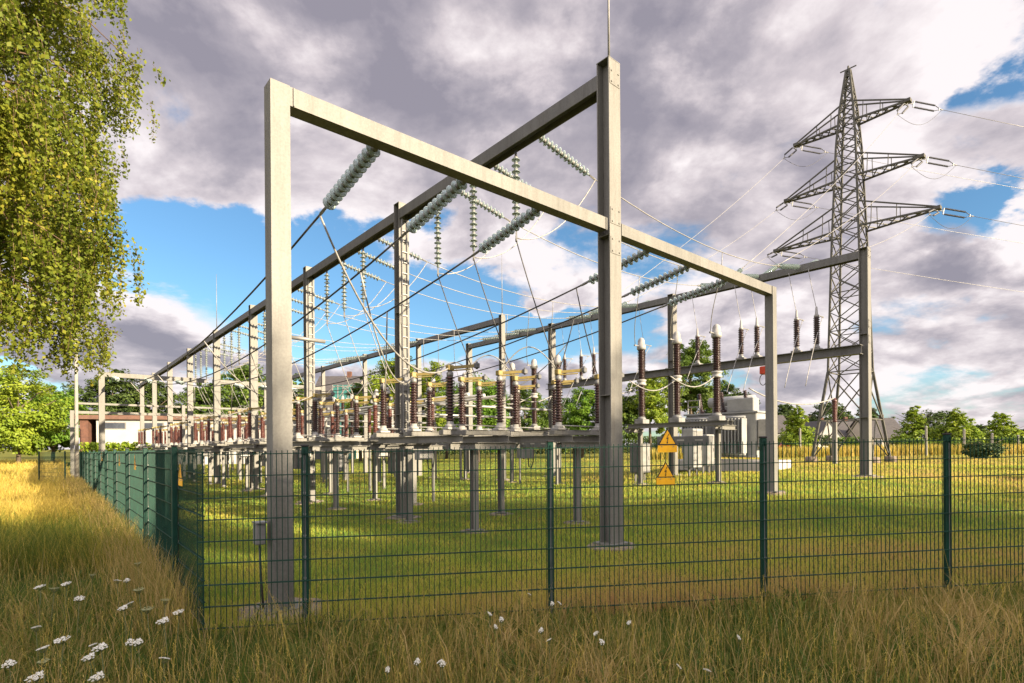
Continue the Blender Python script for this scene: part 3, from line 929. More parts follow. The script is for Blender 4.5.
arr = make_arr()
ART = [1.35, 2.0, 3.4, 4.0, 5.8, 8.4, 11.2, 12.0, 13.1]
for i, t in enumerate(ART):
    place(arr, S3(13 - .32, t, 4.935), U_ANG + PI, 'slim brown surge arrester on the high equipment beam, %s from its right end' % ORD[i], 'surge arresters on the high equipment beam')
    a = S3(13 + .2, t, 6.13); b_ = S3(13.0, t + .35, 7.7)
    wire_obj(sagline(S3(12.7, t, 6.32), S3(12.8, t + .3, 7.8), .05, 6), .010, 'wirelt', 'pale lead rising from the %s arrester on the high equipment beam' % ORD[i], 'leads of the surge arresters', name='dropper_cable')
    wire_obj(sagline(S3(13.2, t, 6.13), S3(11.2, t - .2, 3.6), -.15, 8), .012, 'wirelt', 'pale lead slanting down from the %s arrester on the high equipment beam' % ORD[i], 'leads of the surge arresters', name='dropper_cable')
mb = MB(); c = S3(12.6, 3.0, 4.42); mb.bevbox(c, (.35, .4, .28), .02, (Uv, Vv, Zv))
rb = thing('red_box', 'small red box with looping cables hanging under the high equipment beam', 'box', S3(12.6, 3, 4.62))
obj('casing', mb, M['redbox'], rb)
for q in (-.15, .1):
    mb = MB(); mb.tube([c + Vv * q - Zv * .14 + Uv * (-.1) + Vv * (.12 * math.sin(a_)) + Zv * (-.2 + .2 * math.cos(a_)) for a_ in np.linspace(0, 5.5, 14)], .014, 6); obj('cable_loop', mb, M['wire'], rb)


# ---- circuit breakers between
def make_breaker():
    r = thing('circuit_breaker', '', 'circuit breaker')
    for s in (-1.3, 1.3):
        mb = MB(); mb.bar((s, 0, -.3), (s, 0, 1.5), .16, .16, (0, 1, 0)); obj('leg', mb, M['steel'], r)
    mb = MB(); mb.bevbox((0, 0, 1.58), (3.4, .24, .16), .01); obj('beam', mb, M['steel'], r)
    mb = MB(); mb.bevbox((0, -.2, .95), (.75, .45, 1.0), .02); cb = obj('cabinet', mb, M['dgrey'], r)
    mb = MB(); mb.box((0, -.432, .95), (.62, .012, .86)); mb.box((.25, -.445, .95), (.03, .02, .12)); obj('door', mb, M['galv'], cb)
    for s in (-1.4, 0, 1.4):
        mb = MB(); mb.lathe((s, 0, 1.66), Zv, [(0, .13), (.1, .13), (.12, .09)], 12); mb.lathe((s, 0, 1.78), Zv, ribbed(.85, .07, .105, 13), 12); pole = obj('support_column', mb, M['red'], r)
        mb = MB(); mb.lathe((s, 0, 2.63), Zv, [(0, .1), (.02, .14), (.14, .14), (.16, .1)], 12); mb.lathe((s, 0, 2.79), Zv, ribbed(.7, .085, .12, 11), 12); mb.lathe((s, 0, 3.49), Zv, [(0, .1), (.02, .12), (.1, .12), (.14, .05)], 12); obj('interrupter', mb, M['tank'], r)
    return r


brk = make_breaker()
for k in range(2, 6):
    t = TA[k] + 4.3
    place(brk, S3(5.6, t, gz(5.6, t)), U_ANG + PI / 2, 'three-pole circuit breaker with grey upper columns, %s bay from the corner post' % BK[k], 'three-pole circuit breakers')
# tubular busbars
for i, s in enumerate((3.3, 3.95, 4.6)):
    th = thing('busbar', 'long white tubular busbar running through the middle of the yard, %s of three' % ['left', 'middle', 'right'][i], 'busbar', S3(s, 8.5, 3.5), 'tubular busbars')
    mb = MB(); mb.tube([S3(s, 8.5, 3.45), S3(s, 50, 3.3)], .055, 8); obj('tube', mb, M['alu'], th)
    for q in range(1, 7):
        t = 9 + q * 6.5; g = gz(s, t); zt = 3.45 - .0036 * (t - 8.5) - .055
        mb = MB(); mb.bar(S3(s, t, g - .2), S3(s, t, zt - 1.02), .09, .09, Uv); obj('support', mb, M['steel'], th)
        mb = MB(); mb.lathe(S3(s, t, zt - 1.02), Zv, ribbed(1.02, .06, .09, 14), 10); obj('porcelain', mb, M['red'], th)
# cross tubes at the waist of the rear bays
for k in range(1, 5):
    for j in range(2):
        t = TA[k] + 2.4 + 2.2 * j
        a = S3(2.5, t, 3.15 - .2 * j); b_ = S3(8.3, t, 3.15 - .2 * j)
        o = thing('cross_tube', 'white horizontal tube crossing the %s bay, %s of two' % (BK[k], ['near', 'far'][j]), 'busbar', a, 'cross tubes of the rear bays')
        mb = MB(); mb.tube([a, b_], .045, 8); obj('tube', mb, M['alu'], o)
        for q in (a, b_):
            mb = MB(); mb.bar(Vector((q.x, q.y, gnd(q.x, q.y) - .2)), Vector((q.x, q.y, q.z - .05)), .07, .07, Uv); obj('support', mb, M['steel'], o)


# ---- power transformer
def transformer():
    c = ray(728, 467, 25.5); g = gnd(c.x, c.y)
    r = thing('power_transformer', 'pale grey power transformer with radiators and boxy turrets on a white plinth', 'transformer', (c.x, c.y, g))
    a = Uv * -.1 + Vv; ax = (Vv.normalized() * -1, Uv, Zv)
    P = lambda x, y, z: Vector((c.x, c.y, g)) + ax[0] * x + ax[1] * y + Zv * z
    mb = MB(); mb.bevbox(P(0, 0, .18), (4.6, 2.6, .5), .03, ax); obj('plinth', mb, M['whitewall'], r)
    mb = MB(); mb.bevbox(P(0, 0, 1.55), (3.4, 1.5, 1.9), .04, ax); mb.box(P(0, 0, 2.53), (3.55, 1.65, .07), ax); mb.box(P(0, 0, .62), (3.5, 1.6, .1), ax)
    for q in (-1.1, -.4, .4, 1.1): mb.box(P(q, -.78, 1.5), (.08, .06, 1.7), ax)
    tk = obj('tank', mb, M['tank'], r)
    for sx in (-1, 1):
        for q in range(9):
            pass
    for sx, sy in ((-.9, -1), (.75, -1)):
        mb = MB()
        for q in range(9): mb.bevbox(P(sx - .6 + q * .15, sy * 1.18, 1.5), (.05, .45, 1.5), .01, ax)
        mb.tube([P(sx - .65, sy * 1.18, 2.3), P(sx + .65, sy * 1.18, 2.3)], .06, 8); mb.tube([P(sx - .65, sy * 1.18, .72), P(sx + .65, sy * 1.18, .72)], .06, 8)
        obj('radiator', mb, M['tank'], r)
    mb = MB(); mb.lathe(P(-1.3, .75, 3.15), ax[0], [(0, .2), (.02, .25), (2.2, .25), (2.22, .2)], 18); obj('conservator', mb, M['tank'], r)
    mb = MB()
    for q in (-1.3, .8): mb.box(P(q * .8, .75, 2.74), (.1, .3, .4), ax)
    mb.tube([P(.8, .75, 3.0), P(1.2, .3, 2.8), P(1.25, 0, 2.56)], .05, 8); obj('pipework', mb, M['galv'], r)
    for q in (-1.1, 0, 1.1):
        mb = MB(); mb.lathe(P(q, -.35, 2.56), Zv + ax[1] * -.25, [(0, .13), (.15, .13), (.17, .08)], 10); mb.lathe(P(q, -.39, 2.72), Zv + ax[1] * -.25, ribbed(.8, .06, .1, 11), 10); obj('bushing', mb, M['brown'], r)
    for q in (-.8, -.3, .2):
        mb = MB(); mb.lathe(P(q + .5, .1, 2.56), Zv, ribbed(.4, .04, .07, 6), 8); obj('bushing', mb, M['red'], r)
    mb = MB()
    for q in (-1.6, -1.0): mb.bar(P(q, -.7, 2.56), P(q, -.7, 3.2), .04, .04)
    mb.bar(P(-1.62, -.7, 3.2), P(-.98, -.7, 3.2), .04, .04); mb.bar(P(-1.62, -.7, 2.9), P(-.98, -.7, 2.9), .04, .04); obj('handrail', mb, M['white'], r)
    mb = MB(); mb.bevbox(P(.95, -.45, 2.86), (1.2, .55, .6), .03, ax); mb.bevbox(P(-.2, .1, 2.72), (.7, .5, .32), .03, ax); obj('turret', mb, M['tank'], r)
    mb = MB(); mb.bevbox(P(1.95, -.3, 1.6), (.4, .9, 1.2), .02, ax); obj('control_cabinet', mb, M['white'], r)
    # neighbour boxes
    return P


TP = transformer()
cabn = [(693, 21.5, .7, 1.5, 'tank'), (706, 23.5, .6, 1.3, 'tank'), (640, 21, .7, 1.1, 'dgrey')]
for i, (px, Y, w, h, mm) in enumerate(cabn):
    c = ray(px, 460, Y); g = gnd(c.x, c.y)
    r = thing('control_cabinet', ['grey control cabinet on short legs left of the transformer', 'grey cabinet close against the transformer radiators', 'dark cabinet behind the yellow warning signs'][i], 'cabinet', (c.x, c.y, g))
    mb = MB(); mb.bevbox((c.x, c.y, g + .35 + h / 2), (w, .45, h), .02, (Uv, Vv, Zv)); bd = obj('body', mb, M[mm], r)
    mb = MB(); mb.box(Vector((c.x, c.y, g + .35 + h / 2)) - Vv * .232, (w * .86, .012, h * .88), (Uv, Vv, Zv)); mb.box(Vector((c.x, c.y, g + .35 + h / 2)) - Vv * .246 + Uv * (w * .33), (.03, .02, .14), (Uv, Vv, Zv)); obj('door', mb, M['galv'], bd)
    for sx in (-1, 1):
        mb = MB(); mb.bar(Vector((c.x, c.y, g - .1)) + Uv * (sx * w * .4), Vector((c.x, c.y, g + .352)) + Uv * (sx * w * .4), .07, .07); obj('leg', mb, M['steel'], r)
# tall thin bus support (pole with porcelain) seen between the tower legs
c = ray(835, 472, 27.5); g = gnd(c.x, c.y)
r = thing('bus_support', 'single slim post with a brown porcelain in front of the lattice tower legs', 'post', (c.x, c.y, g))
mb = MB(); mb.bar((c.x, c.y, g - .2), (c.x, c.y, g + 2.1), .18, .18, Uv); obj('post', mb, M['steel'], r)
mb = MB(); mb.lathe((c.x, c.y, g + 2.1), Zv, ribbed(1.0, .08, .12, 14), 12); mb.lathe((c.x, c.y, g + 3.1), Zv, [(0, .12), (.06, .1), (.2, .06)], 10); obj('porcelain', mb, M['red'], r)
wire_obj(sagline((c.x, c.y, g + 3.3), TP(1.2, -.4, 3.6), .5, 14), .03, 'wirelt', 'thick sagging cable from the slim post to the transformer', name='link_cable')


# ------------------------------------------------------------------ lattice tower
def tower():
    bx_, by_ = 851 - 512, 38.0
    cx, cy = ray(851, 465, 38).x, 38.0; g = gnd(cx, cy)
    r = thing('lattice_tower', 'tall lattice transmission tower with three pairs of crossarms at the right', 'tower', (cx, cy, g))
    O = Vector((cx, cy, 0))
    H = lambda py: EYE + (443.6 - py) / F * 38
    zs = [(g, 1.85), (H(372), 1.05), (H(240), .82), (H(147), .6), (H(110), .42), (H(70), .1)]

    def half(z):
        for (z0, a), (z1, b2) in zip(zs[:-1], zs[1:]):
            if z <= z1: return a + (b2 - a) * (z - z0) / (z1 - z0)
        return .1
    C = lambda i, z: O + Uv * (half(z) * (1, 1, -1, -1)[i]) + Vv * (half(z) * (1, -1, -1, 1)[i]) + Zv * z
    for i in range(4):
        mb = MB()
        for (z0, _), (z1, _) in zip(zs[:-1], zs[1:]): mb.bar(C(i, z0 - (.1 if z0 == g else 0)), C(i, z1), .15 if z1 < H(240) else .12, .15 if z1 < H(240) else .12, Uv)
        lg = obj('leg', mb, M['lattice'], r)
        mb = MB(); q = C(i, g); mb.lathe((q.x, q.y, gnd(q.x, q.y) - .1), Zv, [(0, .4), (.45, .38), (.5, .3)], 12); obj('footing', mb, M['conc'], lg)
    lev = [g + .2, H(420), H(372)]
    z = H(372)
    while z < H(75):
        z += max(.55, half(z) * 1.35); lev.append(min(z, H(71)))
    for f in range(4):
        mb = MB(); i, j = f, (f + 1) % 4
        for n_, (z0, z1) in enumerate(zip(lev[:-1], lev[1:])):
            w = .07 if z0 < H(372) else .055
            if n_ == 0:
                m0 = (C(i, z1) + C(j, z1)) / 2
                mb.bar(C(i, z0), m0, w, w); mb.bar(C(j, z0), m0, w, w); mb.bar(C(i, z1), C(j, z1), w, w)
            else:
                mb.bar(C(i, z0), C(j, z1), w, w); mb.bar(C(j, z0), C(i, z1), w, w)
                if n_ % 2: mb.bar(C(i, z1), C(j, z1), w, w)
        obj('bracing', mb, M['lattice'], r)
    mb = MB(); mb.tube([O + Zv * H(71), O + Zv * (H(66))], .06, 6); mb.bar(O + Zv * H(69) - Vv * .5, O + Zv * H(69) + Vv * .5, .06, .06); obj('peak', mb, M['lattice'], r)
    tips = {}
    for a, (py, L, hgt) in enumerate(((125, 3.4, 1.35), (181, 4.1, 1.5), (232, 4.9, 1.7))):
        z = H(py)
        for s in (-1, 1):
            mb = MB(); d = Vv * s; tip = O + d * L + Zv * z
            hw = half(z)
            for q in (-1, 1):
                mb.bar(O + d * hw + Uv * (q * hw) + Zv * z, tip + Uv * (q * .12), .11, .11)
                mb.bar(O + d * half(z + hgt) + Uv * (q * half(z + hgt)) + Zv * (z + hgt), tip + Uv * (q * .12) + Zv * .1, .08, .08)
            n_ = 6
            for k in range(n_):
                f0, f1 = k / n_, (k + 1) / n_
                A0 = O + d * (hw + (L - hw) * f0) + Zv * z; A1 = O + d * (hw + (L - hw) * f1) + Zv * z
                w0 = hw + (.12 - hw) * f0; w1 = hw + (.12 - hw) * f1
                mb.bar(A0 + Uv * w0, A1 - Uv * w1, .05, .05); mb.bar(A0 - Uv * w0, A1 + Uv * w1, .05, .05)
                hh0 = hgt * (1 - f0) + .1 * f0
                if 0 < k < 5 and k % 2:
                    for q in (-1, 1):
                        mb.bar(A0 + Uv * (q * w0), A0 + Uv * (q * w0 * .8) + Zv * hh0 * .97, .04, .04)
            mb.box(tip + Zv * .03, (.45, .35, .2), (Uv, Vv, Zv))
            obj('crossarm', mb, M['lattice'], r)
            tips[(a, s)] = tip
    return tips, O


TIPS, TO = tower()


def make_pair():
    r = thing('twin_insulator', '', 'insulator')
    for s in (-.17, .17):
        mb = MB(); mb.lathe((s, 0, -.5), (0, 0, -1), ribbed(1.4, .03, .06, 16), 8)
        mb.tube([(s, 0, -.4), (s, 0, -.51)], .02, 6); mb.tube([(s, 0, -1.89), (s * .2, 0, -2.25)], .02, 6)
        obj('porcelain_rod', mb, M['wire'], r)
    mb = MB(); mb.tube([(0, 0, 0), (0, 0, -.42)], .025, 6); mb.bar((-.19, 0, -.4), (.19, 0, -.4), .05, .05); obj('top_yoke', mb, M['galv'], r)
    mb = MB(); mb.bar((-.07, 0, -2.24), (.07, 0, -2.24), .05, .05); mb.tube([(0, 0, -2.22), (0, 0, -2.5)], .03, 6); obj('end_yoke', mb, M['galv'], r)
    return r


pair = make_pair()
AN = ['top', 'middle', 'lowest']
for (a, s), tip in TIPS.items():
    sd = 'near right' if s < 0 else 'far left'
    d = Vector((1, .12, -.11)); d.normalize()
    place(pair, tip - Zv * .1, orient(d), 'twin brown insulators pulling right from the %s crossarm, %s tip' % (AN[a], sd), 'twin insulators on the tower')
    e = tip - Zv * .1 + d * 2.45
    far = e + Vector((1, .12, 0)) * 170; far.z = e.z - 2
    wire_obj(sagline(e, far, 5.0, 30), .014, 'wirelt', 'thin overhead line leaving to the right from the %s crossarm, %s tip' % (AN[a], sd), 'overhead lines to the right', name='overhead_line')
    # towards the yard
    tgt = S3(13.13, (2.0 if s < 0 else 9.2) + 1.45 * (2 - a), 7.95)
    d2 = tgt - tip; L = d2.length; d2n = d2.normalized(); dd = (d2n - Zv * .02).normalized()
    place(pair, tip - Zv * .1, orient(dd), 'twin brown insulators leading to the yard from the %s crossarm, %s tip' % (AN[a], sd), 'twin insulators on the tower')
    e2 = tip - Zv * .1 + dd * 2.45
    q0 = tgt - d2n * STRL
    place(str_fat, tgt, orient(-d2n), 'glass strain string on the right gantry beam, holding the %s %s tower line' % (AN[a], sd), 'strain strings on the right gantry')
    wire_obj(sagline(e2, q0, .35, 14), .013, 'wirelt', 'overhead line from the %s crossarm, %s tip, down to the right gantry' % (AN[a], sd), 'overhead lines to the yard', name='overhead_line')
    wire_obj([e.lerp(e2, q / 12) - Zv * (.8 * math.sin(PI * q / 12)) for q in range(13)], .012, 'wire', 'dark jumper loop under the %s crossarm, %s tip' % (AN[a], sd), 'jumper loops on the tower', name='jumper_cable')


# ------------------------------------------------------------------ fences
def fence(label, p0, dirv, ts, panels, gtop, name='mesh_fence', w=.05, zfun=None, sparse=False):
    d = Vector((dirv[0], dirv[1], 0)).normalized(); nrm = Vector((-d.y, d.x, 0))
    P = lambda t: Vector((p0[0] + d.x * t, p0[1] + d.y * t, 0))
    r = thing(name, label, 'fence', (p0[0], p0[1], gnd(p0[0], p0[1])))
    for t in ts:
        p = P(t); g = gnd(p.x, p.y); zt = gtop(t)
        mb = MB(); mb.bevbox((p.x, p.y, (g - .3 + zt + .03) / 2), (.06, .055, zt + .03 - g + .3), .006, (d, nrm, Zv))
        po = obj('fence_post', mb, M['green'], r)
        mb = MB(); mb.bevbox((p.x, p.y, zt + .04), (.066, .061, .02), .004, (d, nrm, Zv)); obj('post_cap', mb, M['black'], po)
        mb = MB(); z = g + .12
        while z < zt - .05:
            mb.lathe(Vector((p.x, p.y, z)) - nrm * .028, -nrm, [(0, .014), (.008, .012)], 6, False); z += .2
        mb.box((p.x - nrm.x * .0295, p.y - nrm.y * .0295, (g + zt) / 2), (.016, .004, zt - g - .1), (d, nrm, Zv))
        obj('clip_strip', mb, M['galv'], po)
    for a, b_ in panels:
        mb = MB(); L = b_ - a; n = max(2, int(round(L / .05)))
        pa, pb = P(a), P(b_); za, zb = gtop(a), gtop(b_)
        off = nrm * .036
        for i in range(n + 1):
            q = i / n; p = pa.lerp(pb, q) - off; zt = za + (zb - za) * q
            mb.bar(Vector((p.x, p.y, zt - 1.72)), Vector((p.x, p.y, zt)), .0062, .0062, d)
        zz = .03
        while zz < 1.75:
            for o_ in (-.0085, .0085):
                A = pa - off + nrm * o_; B = pb - off + nrm * o_
                mb.bar(Vector((A.x, A.y, za - zz)), Vector((B.x, B.y, zb - zz)), .0085, .0085)
            zz += .2
        obj('mesh_panel', mb, M['green'], r)
    return r, P, d, nrm


def front_t(px):
    k = (px - 512) / F; x = k * FI / (1 - k * FS)
    return (x - CX) / (1 / math.hypot(1, FS))


ft = [front_t(p) for p in (305, 550, 763, 947)]
ft.append(ft[-1] + 2.35); ft.append(ft[-1] + 2.35)
gt = lambda t: EYE - .01 + .012 * (t - 2)
pan = [(0, ft[0] - .0)] + [(a, b2) for a, b2 in zip(ft[:-1], ft[1:])]
fr, FP, fd, fn = fence('dark green welded mesh fence across the foreground, grass at its foot', (CX, CY), (1, FS), ft, pan, gt)
lt = [1.3 + 2.45 * i for i in range(12)]
gl = lambda t: EYE - .005 - .0055 * t
lf, LP_, ld, ln = fence('dark green mesh fence receding along the meadow on the left', (CX, CY), (LD.x, LD.y), [t for t in lt], [(0, lt[0])] + [(a, b2) for a, b2 in zip(lt[:-1], lt[1:])], gl)
eL = LP_(lt[-1])
fe, _, _, _ = fence('short dark green fence return at the far left end, beside the lamp pole', (eL.x, eL.y), (-.9, .43), [1.2, 3.6], [(0, 1.2), (1.2, 3.6)], lambda t: EYE - .15)


# warning signs
def sign(c, d, nrm, sz, label, group=None):
    """yellow triangle over a yellow plate; nrm faces the viewer"""
    r = thing('warning_sign', label, 'sign', c, group)
    c = Vector(c); h = sz
    tri = lambda s, z0, off: [c + d * (-s / 2) + Zv * z0 + nrm * off, c + d * (s / 2) + Zv * z0 + nrm * off, c + Zv * (z0 + s * .866) + nrm * off]
    mb = MB(); mb.box(c - Zv * h * .19 + nrm * .003, (h, .004, h * .34), (d, nrm, Zv)); obj('plate', mb, M['signy'], r)
    mb = MB(); mb.poly(tri(h * .98, .0, .0), nrm, .004); obj('border', mb, M['black'], r)
    mb = MB(); mb.poly(tri(h * .80, h * .05, .0045), nrm, .002); tr = obj('panel', mb, M['signy'], r)
    B = [(.06, .56), (-.07, .30), (.0, .31), (-.03, .13), (-.075, .17), (-.01, .06), (.04, .16), (.0, .145), (.055, .38), (-.02, .365), (.10, .56)]
    mb = MB(); mb.poly([c + d * (x * h) + Zv * (y * h) + nrm * .007 for x, y in B][::-1], nrm, .002); obj('lightning_bolt', mb, M['black'], tr)
    for sx in (-1, 1):
        mb = MB(); mb.tube([c + d * (sx * h * .3) - Zv * (h * .08) - nrm * .012, c + d * (sx * h * .3) - Zv * (h * .08) + nrm * .010], .006, 6); obj('screw', mb, M['galv'], r)
    return r


def sign_front(px, py, sz, lab):
    t = front_t(px); p = FP(t) - fn * .058
    Y = p.y; q = ray(px, py, Y)
    sign((p.x, p.y, q.z), fd, -fn, sz, lab, 'warning signs on the front fence')


sign_front(665, 445, .205, 'upper yellow high-voltage warning triangle standing above the top wire of the front fence')
sign_front(663, 477.5, .195, 'lower yellow high-voltage warning triangle hanging on the front fence mesh')
for i, (t, z) in enumerate(((.55, 1.55), (4.4, 1.6), (6.9, 1.6), (11.5, 1.62))):
    p = LP_(t) + ln * .058
    sign((p.x, p.y, z - .1), ld, ln, .2, ['yellow warning sign nearest the fence corner, seen almost edge-on', 'yellow sign on the left fence, second from the corner', 'yellow sign on the left fence, third from the corner', 'yellow sign far along the left fence, smallest of the row'][i], 'warning signs on the left fence')

# ------------------------------------------------------------------ lamp pole
c = ray(77, 487, 26); g = gnd(c.x, c.y)
lp = thing('street_lamp', 'slim pale lamp pole with a boxy dark floodlight, beside the left fence', 'lamp', (c.x, c.y, g))
zt = ray(80, 298, 26).z
mb = MB(); mb.tube([(c.x, c.y, g - .2), (c.x, c.y, g + 3), (c.x, c.y, zt)], .10, 10, r1=.055); obj('pole', mb, M['concpole'], lp)
mb = MB(); mb.tube([(c.x, c.y, zt - .06), (c.x + .55, c.y - .1, zt + .02)], .035, 8); mb.tube([(c.x, c.y, zt - .06), (c.x - .45, c.y + .1, zt + .02)], .035, 8); obj('bracket', mb, M['galv'], lp)
for sx in (-.45, .55):
    mb = MB(); mb.bevbox((c.x + sx, c.y - .05 * sx, zt + .15), (.6, .42, .3), .04); fl = obj('floodlight', mb, M['dgrey'], lp)
    mb = MB(); mb.box((c.x + sx, c.y - .05 * sx - .214, zt + .14), (.5, .012, .22)); obj('lens', mb, M['winglass'], fl)


# ------------------------------------------------------------------ trees
def leaf_cloud(cent, radii, nclump, nleaf, size, seed, crad=.27, gap=.2, shell=.5):
    r = np.random.default_rng(seed)
    c = r.normal(size=(nclump, 3)); c /= np.linalg.norm(c, axis=1)[:, None]
    rad = (shell + (1 - shell) * r.uniform(0, 1, nclump)) ** .8
    # lumpy outline
    k = r.normal(size=(6, 3)); ph = r.uniform(0, 6.28, 6)
    lump = 1 + .16 * np.sin(c @ k.T * 2.2 + ph).mean(1) * 2
    c = c * (rad * lump)[:, None]
    c = c * np.array(radii)
    cs = r.uniform(.5, 1.2, nclump) * (sum(radii) / 3) * crad
    n = nclump * nleaf
    q = r.normal(size=(nclump, nleaf, 3)); q /= np.linalg.norm(q, axis=2)[..., None]
    q *= (r.uniform(0, 1, (nclump, nleaf, 1)) ** .45)
    q[..., 2] *= .62
    P = (c[:, None] + q * cs[:, None, None]).reshape(-1, 3)
    keep = r.uniform(0, 1, n) > gap * .3
    base_var = np.repeat(r.normal(.5, .16, nclump), nleaf) + r.normal(0, .14, n)
    P = P[keep]; var = base_var[keep]
    return P + np.array(cent), np.clip(var, 0, 1)


def leaves_mesh(P, size, r, aspect=.7, down=False, outc=None):
    n = len(P)
    nrm = r.normal(size=(n, 3)); nrm[:, 2] = np.abs(nrm[:, 2]) + .2
    if outc is not None:
        o = P - np.array(outc); o /= np.linalg.norm(o, axis=1)[:, None] + 1e-6
        nrm = nrm * .75 + o * .9
    nrm /= np.linalg.norm(nrm, axis=1)[:, None]
    a = np.cross(nrm, r.normal(size=(n, 3)))
    if down:
        a = np.tile([0, 0, -1.0], (n, 1)) + r.normal(size=(n, 3)) * .45
        a -= nrm * (a * nrm).sum(1)[:, None]
    a /= np.linalg.norm(a, axis=1)[:, None] + 1e-9
    b = np.cross(nrm, a); s = size * r.uniform(.6, 1.35, (n, 1))
    V = np.stack([P - a * s * .5, P + b * s * aspect * .5 + nrm * s * .08, P + a * s * .5, P - b * s * aspect * .5 + nrm * s * .08], 1).reshape(-1, 3)
    Fc = np.arange(n * 4).reshape(n, 4)
    return V, Fc


def tree(name, label, x, y, h, w, seed, mat, group=None, crown_from=.22, n=None, size=None, shape='round', cat='tree', d=None):
    g = gnd(x, y); dist = math.hypot(x, y)
    r = np.random.default_rng(seed); rnd = random.Random(seed)
    root = thing(name, label, cat, (x, y, g - .05), group)
    z0 = h * crown_from; ch = h - z0
    size = size or max(.12, .0036 * dist)
    cen = (0, 0, z0 + ch * .52)
    area = w * ch
    NL = int(min(46000, max(3000, 8.0 * area * .8 / (size ** 2 * .35))))
    if shape == 'cone':
        Ps = []; vs = []; wt = [(1.0 - (i + .3) / 10) ** .7 for i in range(10)]; sw = sum(wt)
        for i in range(10):
            f = (i + .3) / 10; rr = w / 2 * wt[i] * (.82 if i == 0 else 1)
            a, b = leaf_cloud((rnd.uniform(-.1, .1) * w * .3, 0, z0 + ch * f), (rr * .85 + .12, rr * .85 + .12, ch / 10), 22, int(NL * wt[i] / sw / 22) + 1, size, seed * 31 + i, crad=.42); Ps.append(a); vs.append(b)
        P = np.concatenate(Ps); var = np.concatenate(vs)
    elif shape == 'lobed':
        Ps = []; vs = []; nlb = 12
        for i in range(nlb):
            a_ = i * 2.4 + rnd.uniform(-.4, .4); fz = (i + .5) / nlb
            q = rnd.uniform(.20, .34) * (1 if fz < .75 else .5)
            zc = z0 + ch * (.14 + .74 * fz); k = 1 - .45 * abs(fz - .35)
            a, b = leaf_cloud((math.cos(a_) * w * q * k, math.sin(a_) * w * q * k, zc), (w * .24 * k, w * .24 * k, ch * .15), 18, int(NL / nlb / 18) + 1, size, seed * 31 + i, crad=.46, shell=.35); Ps.append(a); vs.append(b)
        P = np.concatenate(Ps); var = np.concatenate(vs)
    else:
        ncl = 90
        P, var = leaf_cloud(cen, (w / 2 * .88, w / 2 * .88, ch / 2 * .9), ncl, int(NL / ncl) + 1, size, seed, crad=.30)
    V, Fc = leaves_mesh(P, size, r, outc=(0, 0, z0 + ch * .3))
    np_mesh('crown', V, Fc, M[mat], root, var=var)
    mb = MB(); tr = max(.12, h * .022)
    mb.tube([(0, 0, -.2), (rnd.uniform(-.1, .1), rnd.uniform(-.1, .1), h * .3), (rnd.uniform(-.2, .2), rnd.uniform(-.2, .2), h * .85)], tr, 8, r1=tr * .25)
    OFF[root.name] = Vector((0, 0, 0))
    obj('trunk', mb, M['bark'], root)
    mb = MB()
    for i in range(7):
        a_ = rnd.uniform(0, 6.28); zz = h * rnd.uniform(.25, .6); L = w * rnd.uniform(.25, .42)
        mb.tube([(0, 0, zz), (math.cos(a_) * L * .5, math.sin(a_) * L * .5, zz + L * .45), (math.cos(a_) * L, math.sin(a_) * L, zz + L * .7)], tr * .4, 6, r1=tr * .1)
    obj('limbs', mb, M['bark'], root)
    return root


def tree_px(name, label, px, ytop, D, wpx, seed, mat, **kw):
    p = ray(px, ytop, D); g = gnd(p.x, D)
    return tree(name, label, p.x, D, p.z - g, wpx / F * D, seed, mat, **kw)


TG = 'trees beyond the yard'
tree_px('round_tree', 'bright green broad tree at the left edge under the birch', 18, 368, 58, 100, 1, 'leaf_lime', group=TG, crown_from=.06, n=420)
tree_px('round_tree', 'bright green tree between the left edge and the lamp pole', 52, 378, 66, 60, 2, 'leaf_green', group=TG, crown_from=.05, n=220)
tree_px('round_tree', 'green tree outermost at the left, cut by the picture edge', -45, 372, 62, 90, 3, 'leaf_green', group=TG, crown_from=.06, n=220)
tree_px('leafy_tree', 'dark tree behind the white building roof, just right of the lamp pole', 112, 368, 95, 84, 4, 'leaf_dark', group=TG, shape='lobed')
tree_px('leafy_tree', 'dark tree behind the right end of the white building', 150, 376, 100, 64, 5, 'leaf_dark', group=TG, shape='lobed')
tree_px('leafy_tree', 'green tree behind the far disconnectors, left of the near post', 243, 362, 85, 92, 6, 'leaf_mid', group=TG, shape='lobed')
tree_px('leafy_tree', 'green tree behind the far gantry posts, left of the slate roofed house', 200, 380, 80, 70, 7, 'leaf_mid', group=TG, shape='lobed')
tree_px('leafy_tree', 'green tree directly behind the near beige post', 292, 372, 90, 60, 8, 'leaf_mid', group=TG, shape='lobed')
tree_px('leafy_tree', 'yellow-green tree behind the second tall post', 392, 352, 58, 88, 9, 'leaf_lime', group=TG, shape='lobed', crown_from=.15)
tree_px('leafy_tree', 'yellow-green smaller tree right of the second tall post', 430, 360, 62, 52, 10, 'leaf_lime', group=TG, shape='lobed', crown_from=.15)
tree_px('leafy_tree', 'dense green tree behind the two nearest brown disconnector columns', 478, 370, 52, 94, 11, 'leaf_green', group=TG, crown_from=.08)
tree_px('leafy_tree', 'green tree left of the slim transformers, behind the yard middle', 524, 384, 60, 50, 12, 'leaf_mid', group=TG, crown_from=.1)
tree_px('leafy_tree', 'small green tree behind the right disconnector trio', 582, 386, 62, 62, 13, 'leaf_green', group=TG, shape='lobed')
tree_px('leafy_tree', 'low green tree behind the tall corner post', 618, 392, 60, 58, 14, 'leaf_mid', group=TG, shape='lobed')
tree_px('pine_tree', 'tall airy dark tree rising behind the white headed transformers', 690, 337, 66, 76, 15, 'leaf_mid', group=TG, shape='lobed', crown_from=.3)
